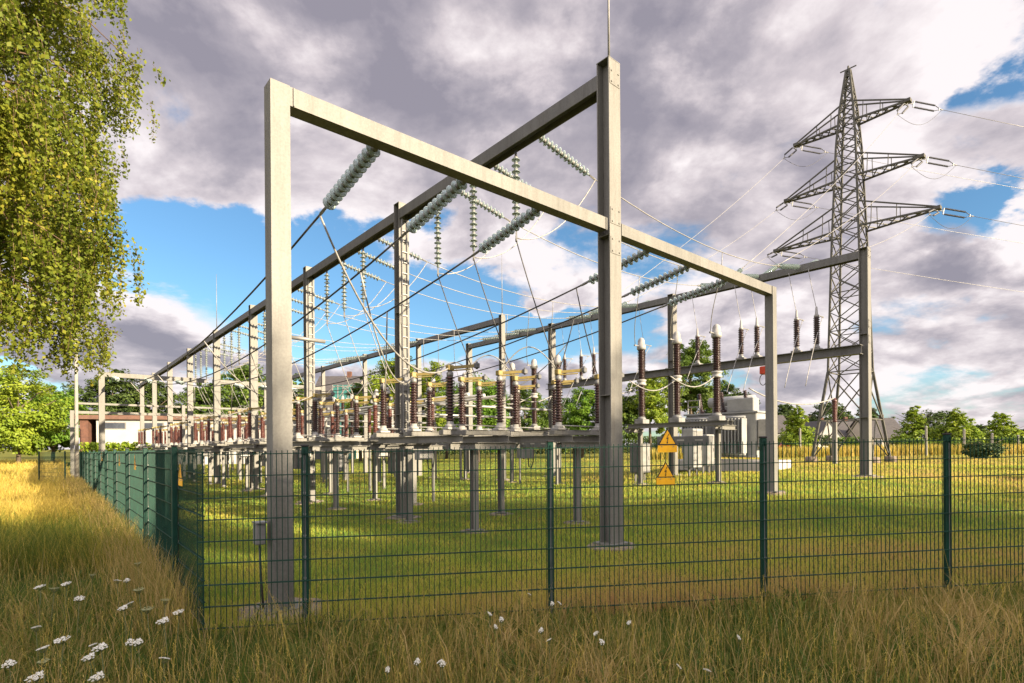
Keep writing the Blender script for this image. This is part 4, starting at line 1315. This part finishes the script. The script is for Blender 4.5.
tree_px('leafy_tree', 'tall green tree left of the airy dark tree, behind the transformers', 650, 370, 60, 72, 16, 'leaf_lime', group=TG, shape='lobed')
tree_px('leafy_tree', 'dark green tree behind the power transformer', 724, 382, 76, 70, 17, 'leaf_dark', group=TG, shape='lobed')
tree_px('conical_tree', 'bushy green conical tree left of the lattice tower', 798, 405, 75, 46, 18, 'leaf_lime', group=TG, shape='cone', crown_from=.05)
tree_px('conical_tree', 'bright conical tree right of the tower, first of the row', 915, 406, 72, 52, 19, 'leaf_lime', group=TG, shape='cone', crown_from=.06)
tree_px('conical_tree', 'broad conical tree second in the row right of the tower', 957, 409, 70, 60, 20, 'leaf_lime', group=TG, shape='cone', crown_from=.06)
tree_px('conical_tree', 'conical tree third in the row, close to the right picture edge', 1000, 412, 74, 54, 21, 'leaf_lime', group=TG, shape='cone', crown_from=.06)
tree_px('leafy_tree', 'dark tree standing behind the first two conical trees', 939, 408, 88, 40, 22, 'leaf_dark', group=TG)
tree_px('leafy_tree', 'dark distant tree at the right picture edge', 1030, 428, 120, 34, 23, 'leaf_dark', group=TG)
tree_px('leafy_tree', 'dark tree behind the white gabled houses', 826, 400, 130, 52, 24, 'leaf_dark', group=TG, shape='lobed')
tree_px('leafy_tree', 'dark tree between the power transformer and the conical tree', 783, 402, 130, 40, 25, 'leaf_dark', group=TG, shape='lobed')
tree_px('leafy_tree', 'dark tree behind the tower legs', 868, 405, 135, 44, 26, 'leaf_dark', group=TG, shape='lobed')
tree_px('leafy_tree', 'dark distant tree behind the third conical tree', 975, 424, 125, 40, 27, 'leaf_dark', group=TG, shape='lobed')


tree_px('leafy_tree', 'green tree between the slate roofed house and the second tall post', 360, 376, 64, 48, 51, 'leaf_mid', group=TG, shape='lobed', crown_from=.1)
tree_px('leafy_tree', 'olive tree just left of the slim transformers, behind the disconnectors', 446, 384, 66, 50, 52, 'leaf_mid', group=TG, shape='lobed', crown_from=.1)
tree_px('leafy_tree', 'olive tree filling the gap left of the right disconnector trio', 552, 394, 70, 50, 53, 'leaf_mid', group=TG, shape='lobed', crown_from=.08)
tree_px('leafy_tree', 'dark tree far behind the near beige post, left side', 270, 384, 100, 60, 54, 'leaf_dark', group=TG, shape='lobed', crown_from=.1)


# weeping birch
def birch():
    x, y = -15.6, 13.2; g = gnd(x, y); H = 19.0
    r = np.random.default_rng(77); rnd = random.Random(77)
    root = thing('birch_tree', 'weeping birch with yellow-green hanging foliage at the left edge', 'tree', (x, y, g))
    OFF[root.name] = Vector((0, 0, 0))
    mb = MB(); mb.tube([(0, 0, -.2), (.1, 0, 3), (.3, .1, 8), (.3, .2, 13), (.4, .2, H)], .26, 10, r1=.03); obj('trunk', mb, M['birchbark'], root)
    limbs = MB(); tw = MB(); P = []
    for i in range(106):
        zz = rnd.uniform(4.6, H - .6); a = rnd.uniform(0, 6.28)
        f = (zz - 3) / (H - 3)
        L = float(np.interp(zz, [5, 7, 9.6, 12, 14.5, 19], [4.9, 5.4, 5.6, 6.0, 5.6, 1.5])) * rnd.uniform(.72, 1.0)
        d = Vector((math.cos(a), math.sin(a), 0))
        o = Vector((.3, .12, zz))
        pts = [o, o + d * L * .35 + Zv * L * .25, o + d * L * .75 + Zv * L * .28, o + d * L + Zv * L * .12]
        limbs.tube(pts, .045, 5, r1=.008)
        # hanging twigs
        nt_ = int(11 + L * 6.2)
        for k in range(nt_):
            q = rnd.uniform(.25, 1)
            s0 = q * 3; i0 = min(2, int(s0)); b0 = pts[i0].lerp(pts[i0 + 1], s0 - i0)
            b0 = b0 + Vector((rnd.gauss(0, .3), rnd.gauss(0, .3), rnd.gauss(0, .15)))
            ln_ = rnd.uniform(.6, 2.3) * (.6 + .5 * q)
            zl = (3.5 if math.hypot(b0.x, b0.y) < 4.9 else 5.1) + rnd.uniform(0, .9)
            if b0.z - ln_ < zl: ln_ = max(.3, b0.z - zl)
            sw = Vector((rnd.gauss(0, .12), rnd.gauss(0, .12), 0))
            e = b0 + sw * ln_ - Zv * ln_
            tw.tube([b0, b0.lerp(e, .5) + d * .1, e], .006, 3, cap=False, r1=.003)
            nl = int(ln_ * 52)
            for m_ in range(nl):
                u = rnd.random() ** .85
                p = b0.lerp(e, u) + d * (.1 * math.sin(PI * u))
                P.append((p.x + rnd.gauss(0, .075), p.y + rnd.gauss(0, .075), p.z + rnd.gauss(0, .05), i))
    obj('limbs', limbs, M['twig'], root); obj('hanging_twigs', tw, M['twig'], root)
    P = np.array(P)
    V, Fc = leaves_mesh(P[:, :3], .105, r, .72, True)
    lv = r.normal(.5, .13, 120)
    np_mesh('crown', V, Fc, M['leaf_birch'], root, var=np.clip(lv[P[:, 3].astype(int)] + r.normal(0, .17, len(P)), 0, 1))


birch()

# trees behind the photographer; their shade lies over the foreground
SUN_AZ = Vector((.85, -.53, 0)).normalized(); LAT = Vector((.53, .85, 0)).normalized()
SUN_EL = math.radians(17.0)
base = Vector((-2.5, 5.9, 0))
SH = [(-20 + 4.6 * i, 45 + (i % 2) * 1.5, 17.9 + .5 * math.sin(i * 2.1), 8.5) for i in range(7)] + [(14.0, 43, 11.8, 9), (20.5, 43.5, 11.4, 9), (27, 44, 11.0, 9)]
for i, (lat, D, h, w) in enumerate(SH):
    p = base + SUN_AZ * D + LAT * lat
    tree('shade_tree', '%s tree behind the viewer in the shading row, %s from its left end' % ('tall' if i < 7 else 'lower', ORD[i]), p.x, p.y, h, w, 200 + i, 'leaf_mid', group='trees shading the foreground', crown_from=.02, size=.34)


# hedges
def hedge(label, px0, px1, ytop, D, th, seed, mat):
    a = ray(px0, ytop, D); b = ray(px1, ytop, D); g = gnd((a.x + b.x) / 2, D)
    r = np.random.default_rng(seed); L = b.x - a.x; h = a.z - g; n = int(L * h * 150) + 500
    P = np.stack([r.uniform(0, L, n), r.uniform(-th / 2, th / 2, n), r.uniform(0.02, 1, n) ** .8 * h * (1 + .06 * np.sin(r.uniform(0, 9, n)))], 1)
    V, Fc = leaves_mesh(P, .30, r, outc=None)
    root = thing('clipped_hedge', label, 'hedge', (a.x, D, g))
    np_mesh('foliage', V, Fc, M[mat], root, var=np.clip(r.normal(.45, .2, n), 0, 1))
    OFF[root.name] = Vector((0, 0, 0))
    mb = MB()
    for q in np.arange(.5, L, 1.2): mb.tube([(q, 0, -.1), (q + .1, 0, h * .7)], .05, 5)
    obj('stems', mb, M['bark'], root)


hedge('clipped dark hedge below the first conical tree', 893, 922, 440, 64, 1.6, 41, 'leaf_mid')
hedge('clipped dark hedge at the right picture edge', 992, 1060, 438, 66, 1.6, 42, 'leaf_mid')
hedge('clipped hedge at the foot of the tower behind the end post', 838, 868, 438, 66, 1.6, 43, 'leaf_mid')
hedge('clipped dark hedge under the second conical tree', 938, 978, 442, 65, 1.6, 44, 'leaf_mid')
hedge('long low green hedge in front of the white building', 84, 150, 444, 46, 1.0, 45, 'leaf_lime')
hedge('wild dark hedge in the far middle behind the yard', 300, 640, 436, 92, 3, 46, 'leaf_dark')
hedge('wild dark hedge behind the transformer', 640, 830, 437, 96, 3, 47, 'leaf_dark')


# ------------------------------------------------------------------ buildings
def house(label, px0, px1, yeave, yridge, D, depth, wall, roof, gable_front=False, windows=3, name='house'):
    a = ray(px0, yeave, D); b = ray(px1, yeave, D); g = gnd((a.x + b.x) / 2, D)
    zr = ray((px0 + px1) / 2, yridge, D).z; ze = a.z; L = b.x - a.x
    r = thing(name, label, 'house', ((a.x + b.x) / 2, D, g))
    y0, y1 = D, D + depth; xm = (a.x + b.x) / 2
    mb = MB()
    if gable_front:
        mb.poly([(a.x, y0, g - .2), (b.x, y0, g - .2), (b.x, y0, ze), (xm, y0, zr), (a.x, y0, ze)], (0, 1, 0), depth)
    else:
        mb.poly([(a.x, y0, g - .2), (a.x, y0, ze), (a.x, (y0 + y1) / 2, zr), (a.x, y1, ze), (a.x, y1, g - .2)], (1, 0, 0), L)
    wl = obj('wall', mb, M[wall], r)
    mb = MB()
    if gable_front:
        for s in (-1, 1):
            x0 = a.x if s < 0 else b.x
            sl = (zr - ze) / (abs(x0 - xm))
            p = [(xm, y0 - .3, zr + .03), (x0 + s * .4, y0 - .3, ze - .4 * sl + .03), (x0 + s * .4, y0 - .3, ze - .4 * sl + .2), (xm, y0 - .3, zr + .22)]
            mb.poly(p, (0, 1, 0), depth + .6)
    else:
        ym = (y0 + y1) / 2
        for s in (-1, 1):
            yy = y0 if s < 0 else y1; sl = (zr - ze) / abs(yy - ym)
            p = [(a.x - .3, ym, zr + .03), (a.x - .3, yy + s * .4, ze - .4 * sl + .03), (a.x - .3, yy + s * .4, ze - .4 * sl + .2), (a.x - .3, ym, zr + .22)]
            mb.poly(p, (1, 0, 0), L + .6)
    rf = obj('roof', mb, M[roof], r)
    mb = MB(); mb.box((a.x + L * .7, D + depth * .5, zr + .3), (.6, .6, 1.1)); obj('chimney', mb, M['brick'], rf)
    for i in range(windows):
        x = a.x + L * (i + .7) / (windows + .4); z = g + (ze - g) * .55
        mb = MB(); mb.box((x, y0 - .02, z), (1.15, .1, 1.35)); wn = obj('window', mb, M['white'], r)
        mb = MB(); mb.box((x, y0 - .075, z), (.98, .03, 1.18)); obj('pane', mb, M['winglass'], wn)
    mb = MB(); x = a.x + L * .12; mb.box((x, y0 - .03, g + 1.0), (.95, .08, 2.05)); obj('door', mb, M['dgrey'], r)
    return r


house('white gabled house left of the tower foot', 818, 842, 436, 421, 105, 9, 'whitewall', 'roof', True, 2)
house('white house with a long grey roof behind the end post', 838, 868, 436, 420, 112, 9, 'whitewall', 'roof', False, 3)
house('house with a dark pitched roof right of the tower', 872, 908, 437, 418, 105, 9, 'cream', 'roof', False, 3)
house('small house with a low grey roof left of the bushy conical tree', 768, 792, 432, 415, 120, 9, 'whitewall', 'roof', False, 2)
r_ = house('house with a steep dark slate roof behind the far gantry', 312, 354, 398, 374, 78, 8, 'cream', 'roof', False, 2)
# teal glazed front of that house
a = ray(336, 412, 77); mb = MB(); w_ = ray(356, 412, 77).x - a.x
t_ = thing('glazed_shed', 'teal glazed lean-to in front of the slate roofed house', 'shed', (a.x + w_ / 2, 77, gnd(a.x, 77)))
zt_ = ray(340, 386, 77).z; g = gnd(a.x, 77)
mb.box((a.x + w_ / 2, 76.4, (g + zt_) / 2), (w_, 1.4, zt_ - g)); bd = obj('glazing', mb, M['teal'], t_)
mb = MB()
for q in range(5): mb.box((a.x + w_ * q / 4, 75.66, (g + zt_) / 2), (.08, .05, zt_ - g))
for q in (.4, .7, .98): mb.box((a.x + w_ / 2, 75.655, g + (zt_ - g) * q), (w_, .04, .08))
obj('frame', mb, M['white'], t_)
# long low building at the far left
a = ray(80, 446, 56); b = ray(282, 446, 62); g = gnd(a.x, 56)
bl = thing('low_building', 'long low white building with brown brick end and roof edge at far left', 'building', ((a.x + b.x) / 2, 58, g))
dd = (b - a); dd.z = 0; Lb = dd.length; dd.normalize(); nn = Vector((-dd.y, dd.x, 0)); zt_ = ray(90, 419, 56).z
PB = lambda q, w, z: Vector((a.x, a.y, 0)) + dd * q + nn * w + Zv * z
mb = MB(); mb.box(PB(Lb / 2 + .6, 4, (zt_ + g - .2) / 2), (Lb - 1.6, 8, zt_ - g + .2), (dd, nn, Zv)); obj('wall', mb, M['whitewall'], bl)
mb = MB(); mb.box(PB(.35, 4, (zt_ + g - .2) / 2), (.7, 8.1, zt_ - g + .2), (dd, nn, Zv)); obj('brick_end', mb, M['brick'], bl)
mb = MB(); mb.box(PB(Lb / 2, 4, zt_ + .2), (Lb + 1.4, 8.8, .42), (dd, nn, Zv)); obj('roof', mb, M['redroof'], bl)
for q in range(6):
    x = 3.0 + q * 3.4
    mb = MB(); mb.box(PB(x, -.02, zt_ - .65), (2.0, .1, .7), (dd, nn, Zv)); wn = obj('window', mb, M['galv'], bl)
    mb = MB(); mb.box(PB(x, -.075, zt_ - .65), (1.8, .03, .55), (dd, nn, Zv)); obj('pane', mb, M['winglass'], wn)
mb = MB(); mb.box(PB(7.0, -.03, g + 1.05), (1.1, .08, 2.1), (dd, nn, Zv)); obj('door', mb, M['tank'], bl)


# ------------------------------------------------------------------ far cars and far fence
def car(label, px, D, paint):
    c = ray(px, 452, D); g = gnd(c.x, D)
    r = thing('parked_car', label, 'car', (c.x, D, g), 'cars parked beyond the golden grass')
    OFF[r.name] = Vector((0, 0, 0))
    prof = [(-2.1, .35), (2.1, .35), (2.15, .75), (1.95, .92), (1.0, 1.0), (.45, 1.42), (-1.1, 1.45), (-1.75, 1.05), (-2.1, .95)]
    mb = MB(); mb.poly([(x, -.82, z) for x, z in prof], (0, 1, 0), 1.64); bd = obj('body', mb, M[paint], r)
    mb = MB(); mb.poly([(x, -.835, z) for x, z in ((.85, 1.02), (.4, 1.36), (-1.05, 1.38), (-1.5, 1.05))], (0, 1, 0), 1.67); obj('windows', mb, M['winglass'], bd)
    for x in (-1.3, 1.3):
        for y in (-.86, .66):
            mb = MB(); mb.lathe((x, y, .32), (0, 1, 0), [(0, .3), (.02, .32), (.18, .32), (.2, .3)], 14); w_ = obj('wheel', mb, M['rubber'], r)
            mb = MB(); mb.lathe((x, y - .012, .32), (0, 1, 0), [(0, .18), (.22, .18)], 12); obj('rim', mb, M['alu'], w_)


car('red parked car glimpsed beyond the golden grass left of the tower', 790, 84, 'car_red')
car('white parked car left of the slim post near the tower foot', 812, 86, 'car_white')
car('white parked car glimpsed between the conical trees', 938, 84, 'car_white')
car('red parked car beyond the grass under the second conical tree', 958, 86, 'car_red')
car('silver parked car beyond the grass right of the second conical tree', 982, 85, 'car_grey')
for i, (px, yt, D) in enumerate(((800, 429, 62), (926, 427, 52), (964, 430, 54), (992, 434, 56), (1018, 436, 58))):
    c = ray(px, yt, D); g = gnd(c.x, D)
    r = thing('concrete_post', 'slim grey marker post in the golden grass, %s from the left' % ORD[i], 'post', (c.x, D, g), 'marker posts along the golden grass')
    mb = MB(); mb.bar((c.x, D, g - .2), (c.x, D, c.z), .16, .16, Uv); obj('shaft', mb, M['concpole'], r)
    mb = MB(); mb.lathe((c.x, D, c.z), Zv, [(0, .11), (.05, .11), (.1, .03)], 8); obj('cap', mb, M['galv'], r)
# dark bush beside the far lawn on the right
p = ray(985, 466, 44)
tree('dark_bush', 'low dark bush at the edge of the far lawn near the right', p.x, 44, 1.3, 3.2, 91, 'leaf_dark', crown_from=.0, size=.2, cat='bush')


# ------------------------------------------------------------------ wild carrot flowers
def make_umbel(mat, size, tilt, cup, seed):
    rnd = random.Random(seed)
    r = thing('wild_carrot', '', 'flower')
    top = Vector((0, 0, .48))
    mb = MB(); mb.tube([(0, 0, -.02), (.02, .01, .22), tuple(top)], .004, 5, r1=.0028); st_ = obj('stem', mb, M['stemg'], r)
    mb = MB(); hd = MB(); q = Matrix.Rotation(tilt, 3, 'X')
    for i in range(22):
        a = i * 2.39996 + rnd.uniform(-.2, .2); rr = size * math.sqrt((i + .5) / 22) * rnd.uniform(.85, 1.12)
        d = q @ Vector((math.cos(a) * rr, math.sin(a) * rr, .035 - cup * rr * rr / size + .0 * i))
        mb.tube([top, top + d * .6 + Vector((0, 0, -.006)), top + d], .0012, 3, cap=False)
        for k in range(9):
            b = k * 2.4; r2 = .0068 * math.sqrt((k + .5) / 9)
            c = top + d + q @ Vector((math.cos(b) * r2, math.sin(b) * r2, rnd.uniform(0, .006)))
            s = .0024
            n = q @ Vector((rnd.uniform(-.4, .4), rnd.uniform(-.4, .4), 1)).normalized()
            e1 = n.cross(Vector((math.cos(b), math.sin(b), .1))).normalized(); e2 = n.cross(e1)
            hd.poly([c + e1 * s, c + e2 * s * 1.2, c - e1 * s, c - e2 * s * 1.2], n, .0012)
    obj('umbel_rays', mb, M['stemg'], st_); obj('flower_head', hd, M[mat], r)
    return r


um = [make_umbel('petal', .040, .35, .2, 1), make_umbel('petal', .042, -.3, .1, 2), make_umbel('petalg', .04, .1, -.25, 3)]
FL = [(126, 583, 0), (78, 602, 1), (123, 611, 0), (130, 607, 1), (163, 624, 0), (178, 616, 1), (35, 632, 1), (62, 644, 1), (43, 653, 1), (8, 668, 0), (129, 646, 0), (100, 651, 0), (89, 661, 0), (162, 664, 1), (36, 681, 0), (97, 681, 0), (116, 584, 1), (40, 590, 1), (66, 587, 1), (137, 646, 0), (92, 650, 1),
      (53, 593, 2), (137, 567, 2), (91, 579, 2), (146, 614, 2), (164, 605, 2), (42, 668, 2), (138, 594, 2),
      (416, 666, 0), (439, 667, 1), (386, 675, 1), (551, 607, 0), (558, 607, 1), (500, 623, 0), (488, 618, 1), (528, 598, 1), (628, 627, 1), (595, 638, 1), (600, 646, 0), (548, 645, 1), (677, 672, 1), (494, 631, 1), (540, 634, 0), (441, 668, 0), (705, 676, 1), (737, 642, 1)]
for i, (px, py, kd) in enumerate(FL):
    Y = F * (EYE - .46) / (py - 446 + ROLL * (px - 512)); x = (px - 512) / F * Y
    if px > 300: Y = min(Y, FI + FS * x - .15); x = (px - 512) / F * Y
    z = EYE - (py - 446) / F * Y - ROLL * (px - 512) / F * Y
    g = gnd(x, Y); sc = max(.35, (z - g) / .48)
    patch = 'left of the fence corner' if px < 300 else 'at the foot of the front fence'
    same = sorted([p for p in FL if (p[0] < 300) == (px < 300) and p[2] == kd])
    nth = same.index((px, py, kd))
    num = ['first', 'second', 'third', 'fourth', 'fifth', 'sixth', 'seventh', 'eighth', 'ninth', 'tenth', 'eleventh', 'twelfth', 'thirteenth', 'fourteenth'][nth]
    lk = ['white tilted wild carrot', 'white flat wild carrot', 'greenish closing wild carrot'][kd]
    o = place(um[kd], (x, Y, g), random.uniform(0, 6.28) if kd != 0 else random.uniform(-.5, .5), '%s %s, %s from left' % (lk, patch, num), 'wild carrot flowers in the grass', (.62 + .5 * ((i * 7) % 10) / 10,) * 2 + (sc,) if px < 300 else (.34 + .03 * (i % 5),) * 2 + (sc,))

# ------------------------------------------------------------------ sky, sun
W = bpy.data.worlds.new('World'); SC.world = W; W.use_nodes = True
nt = W.node_tree; nt.nodes.clear()
out = nt.nodes.new('ShaderNodeOutputWorld')


def nd(t, **kw):
    n = nt.nodes.new(t)
    for k, v in kw.items(): setattr(n, k, v)
    return n


def mth(op, a, b=None, c=None, clamp=False):
    n = nd('ShaderNodeMath', operation=op, use_clamp=clamp)
    for i, x in enumerate((a, b, c)):
        if x is None: continue
        if isinstance(x, (int, float)): n.inputs[i].default_value = x
        else: nt.links.new(x, n.inputs[i])
    return n.outputs[0]


def vmul(v, s):
    n = nd('ShaderNodeVectorMath', operation='MULTIPLY'); nt.links.new(v, n.inputs[0]); n.inputs[1].default_value = s; return n.outputs[0]


def vadd(v, s):
    n = nd('ShaderNodeVectorMath', operation='ADD'); nt.links.new(v, n.inputs[0])
    if isinstance(s, tuple): n.inputs[1].default_value = s
    else: nt.links.new(s, n.inputs[1])
    return n.outputs[0]


def fbm(v, sc, det, rough=.6, dist=0):
    n = nd('ShaderNodeTexNoise'); nt.links.new(v, n.inputs['Vector']); n.inputs['Scale'].default_value = sc
    n.inputs['Detail'].default_value = det; n.inputs['Roughness'].default_value = rough; n.inputs['Distortion'].default_value = dist
    return n.outputs['Fac']


def sstep(x, a, b):
    n = nd('ShaderNodeMapRange', interpolation_type='SMOOTHSTEP'); nt.links.new(x, n.inputs[0])
    n.inputs[1].default_value = a; n.inputs[2].default_value = b; return n.outputs[0]


def mixc(f, a, b):
    n = nd('ShaderNodeMix', data_type='RGBA')
    if isinstance(f, (int, float)): n.inputs[0].default_value = f
    else: nt.links.new(f, n.inputs[0])
    for i, x in ((6, a), (7, b)):
        if isinstance(x, tuple): n.inputs[i].default_value = (*x, 1)
        else: nt.links.new(x, n.inputs[i])
    return n.outputs[2]


sun_rot = math.atan2(SUN_AZ.x, SUN_AZ.y)
sky = nd('ShaderNodeTexSky', sky_type='NISHITA'); sky.sun_disc = False
sky.sun_elevation = SUN_EL; sky.sun_rotation = sun_rot; sky.air_density = 1.0; sky.dust_density = .4; sky.ozone_density = 2.0
tc = nd('ShaderNodeTexCoord')
gen = tc.outputs['Generated']
sep = nd('ShaderNodeSeparateXYZ'); nt.links.new(gen, sep.inputs[0])
X_, Y_, Z_ = sep.outputs
zc = mth('MAXIMUM', Z_, 0.0)
den = mth('ADD', zc, .32)
com = nd('ShaderNodeCombineXYZ'); nt.links.new(mth('DIVIDE', X_, den), com.inputs[0]); nt.links.new(mth('DIVIDE', Y_, den), com.inputs[1])
Pc = com.outputs[0]
az = mth('ARCTAN2', X_, Y_); el = mth('ARCSINE', Z_)
nbig = fbm(Pc, .8, 3, .5, .1)
nfine = fbm(vadd(Pc, (3.1, 7.7, 0)), 2.7, 10, .575, .2)
nlit = fbm(vadd(Pc, (3.1 + .10, 7.7 - .06, 0)), 2.7, 10, .575, .2)
nedge = fbm(vadd(Pc, (1.3, 2.2, 5)), 3.2, 8, .62, .1)
azw = mth('ADD', az, mth('MULTIPLY', mth('SUBTRACT', nedge, .5), .34))
elw = mth('ADD', el, mth('MULTIPLY', mth('SUBTRACT', nfine, .5), .26))


def azel(px, py):
    d = (ray(px, py, 1.0) - Vector((0, 0, EYE))).normalized()
    return math.atan2(d.x, d.y), math.asin(d.z)


def blob(px, py, wx, wy):
    a0, e0 = azel(px, py); a1, _ = azel(px + wx, py); _, e1 = azel(px, py - wy)
    u = mth('DIVIDE', mth('SUBTRACT', azw, a0), abs(a1 - a0)); v = mth('DIVIDE', mth('SUBTRACT', elw, e0), abs(e1 - e0))
    r2 = mth('ADD', mth('MULTIPLY', u, u), mth('MULTIPLY', v, v))
    return mth('POWER', 2.718, mth('MULTIPLY', r2, -1.0))


def total(bl):
    o = None
    for w, b in bl:
        x = mth('MULTIPLY', b, w); o = x if o is None else mth('ADD', o, x)
    return o


gaps = total([(.85, blob(190, 262, 140, 42)), (.85, blob(400, 292, 160, 48)), (.6, blob(560, 330, 110, 30)), (.7, blob(1000, 205, 70, 26)), (.65, blob(1010, 80, 60, 26)),
              (.06, blob(960, 385, 120, 24)), (.5, blob(340, 345, 200, 28))])
adds = total([(.35, blob(300, 40, 260, 90)), (.25, blob(620, 60, 200, 80)), (.62, blob(130, 312, 90, 30)), (.5, blob(545, 292, 34, 16)), (.5, blob(110, 360, 150, 24)), (.4, blob(330, 205, 140, 26)), (.3, blob(420, 370, 200, 16))])
dens = mth('ADD', mth('ADD', mth('MULTIPLY', mth('SUBTRACT', nfine, .5), 2.1), mth('MULTIPLY', mth('SUBTRACT', nbig, .5), .5)), .46)
dens = mth('ADD', mth('SUBTRACT', mth('ADD', dens, mth('MULTIPLY', mth('SUBTRACT', nedge, .5), .55)), gaps), adds)
cover = sstep(dens, -.02, .34)
thick = sstep(dens, .12, .72)
lit = mth('ADD', mth('MULTIPLY', mth('SUBTRACT', nfine, nlit), 3.6), mth('ADD', .42, mth('MULTIPLY', mth('SUBTRACT', nedge, .5), .75)))
lights = total([(.16, blob(860, 110, 190, 75)), (.18, blob(760, 130, 110, 40)), (.36, blob(320, 205, 150, 30)), (.42, blob(130, 305, 110, 26)), (.2, blob(470, 60, 80, 40)), (.3, blob(980, 160, 80, 30)), (.26, blob(960, 375, 150, 30)), (.25, blob(960, 300, 100, 12)), (.2, blob(700, 310, 110, 40))])
darks = total([(.30, blob(230, 40, 220, 90)), (.25, blob(600, 120, 140, 70)), (.26, blob(110, 345, 130, 18)), (.22, blob(960, 285, 120, 20)), (.2, blob(700, 200, 100, 50))])
lit = mth('SUBTRACT', mth('ADD', lit, mth('MULTIPLY', mth('SUBTRACT', 1.0, thick), .45)), .0)
lit = mth('ADD', lit, mth('SUBTRACT', lights, darks), clamp=True)
cr = nd('ShaderNodeValToRGB'); nt.links.new(lit, cr.inputs[0])
e = cr.color_ramp.elements
e[0].position = 0; e[0].color = (.27, .25, .298, 1); e[1].position = 1; e[1].color = (.84, .775, .78, 1)
x = e.new(.35); x.color = (.39, .355, .395, 1); x = e.new(.65); x.color = (.585, .525, .55, 1)
skc = nd('ShaderNodeMix', data_type='RGBA', blend_type='MULTIPLY'); skc.inputs[0].default_value = 1
nt.links.new(sky.outputs[0], skc.inputs[6]); skc.inputs[7].default_value = (.70, .95, 1.06, 1)
bgs = nd('ShaderNodeBackground'); nt.links.new(skc.outputs[2], bgs.inputs[0]); bgs.inputs[1].default_value = .060
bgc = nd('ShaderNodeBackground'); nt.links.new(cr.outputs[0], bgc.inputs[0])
high = sstep(el, .70, 1.05); back = sstep(mth('MULTIPLY', Y_, -1.0), -.25, .35)  # unseen clouds overhead and behind the camera, brightened to add fill light
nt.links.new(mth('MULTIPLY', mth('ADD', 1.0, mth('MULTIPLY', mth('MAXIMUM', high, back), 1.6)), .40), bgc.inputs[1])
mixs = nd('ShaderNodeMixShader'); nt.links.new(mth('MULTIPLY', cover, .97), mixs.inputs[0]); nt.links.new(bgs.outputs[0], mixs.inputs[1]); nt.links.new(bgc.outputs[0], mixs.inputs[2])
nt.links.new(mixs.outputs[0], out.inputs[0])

L_ = bpy.data.lights.new('sun', 'SUN'); L_.energy = 5.0; L_.angle = math.radians(.53); L_.color = (1.0, .83, .60)
lo = bpy.data.objects.new('sun', L_); COL.objects.link(lo)
sd = Vector((SUN_AZ.x * math.cos(SUN_EL), SUN_AZ.y * math.cos(SUN_EL), math.sin(SUN_EL)))
lo.rotation_mode = 'QUATERNION'; lo.rotation_quaternion = sd.to_track_quat('Z', 'Y'); lo.location = (20, -20, 30)

# ------------------------------------------------------------------ camera
cam = bpy.data.cameras.new('camera'); co = bpy.data.objects.new('camera', cam); COL.objects.link(co)
co.location = (0, 0, EYE); co.rotation_euler = (PI / 2, ROLL, 0)
cam.sensor_width = 36; cam.lens = 36 * F / 1024; cam.shift_y = (446 - 341.5) / 1024
cam.clip_start = .05; cam.clip_end = 8000
SC.camera = co
SC.view_settings.view_transform = 'Standard'; SC.view_settings.look = 'None'; SC.view_settings.exposure = 1.65; SC.view_settings.gamma = 1
SC.cycles.max_bounces = 6; SC.cycles.diffuse_bounces = 4; SC.cycles.transparent_max_bounces = 6
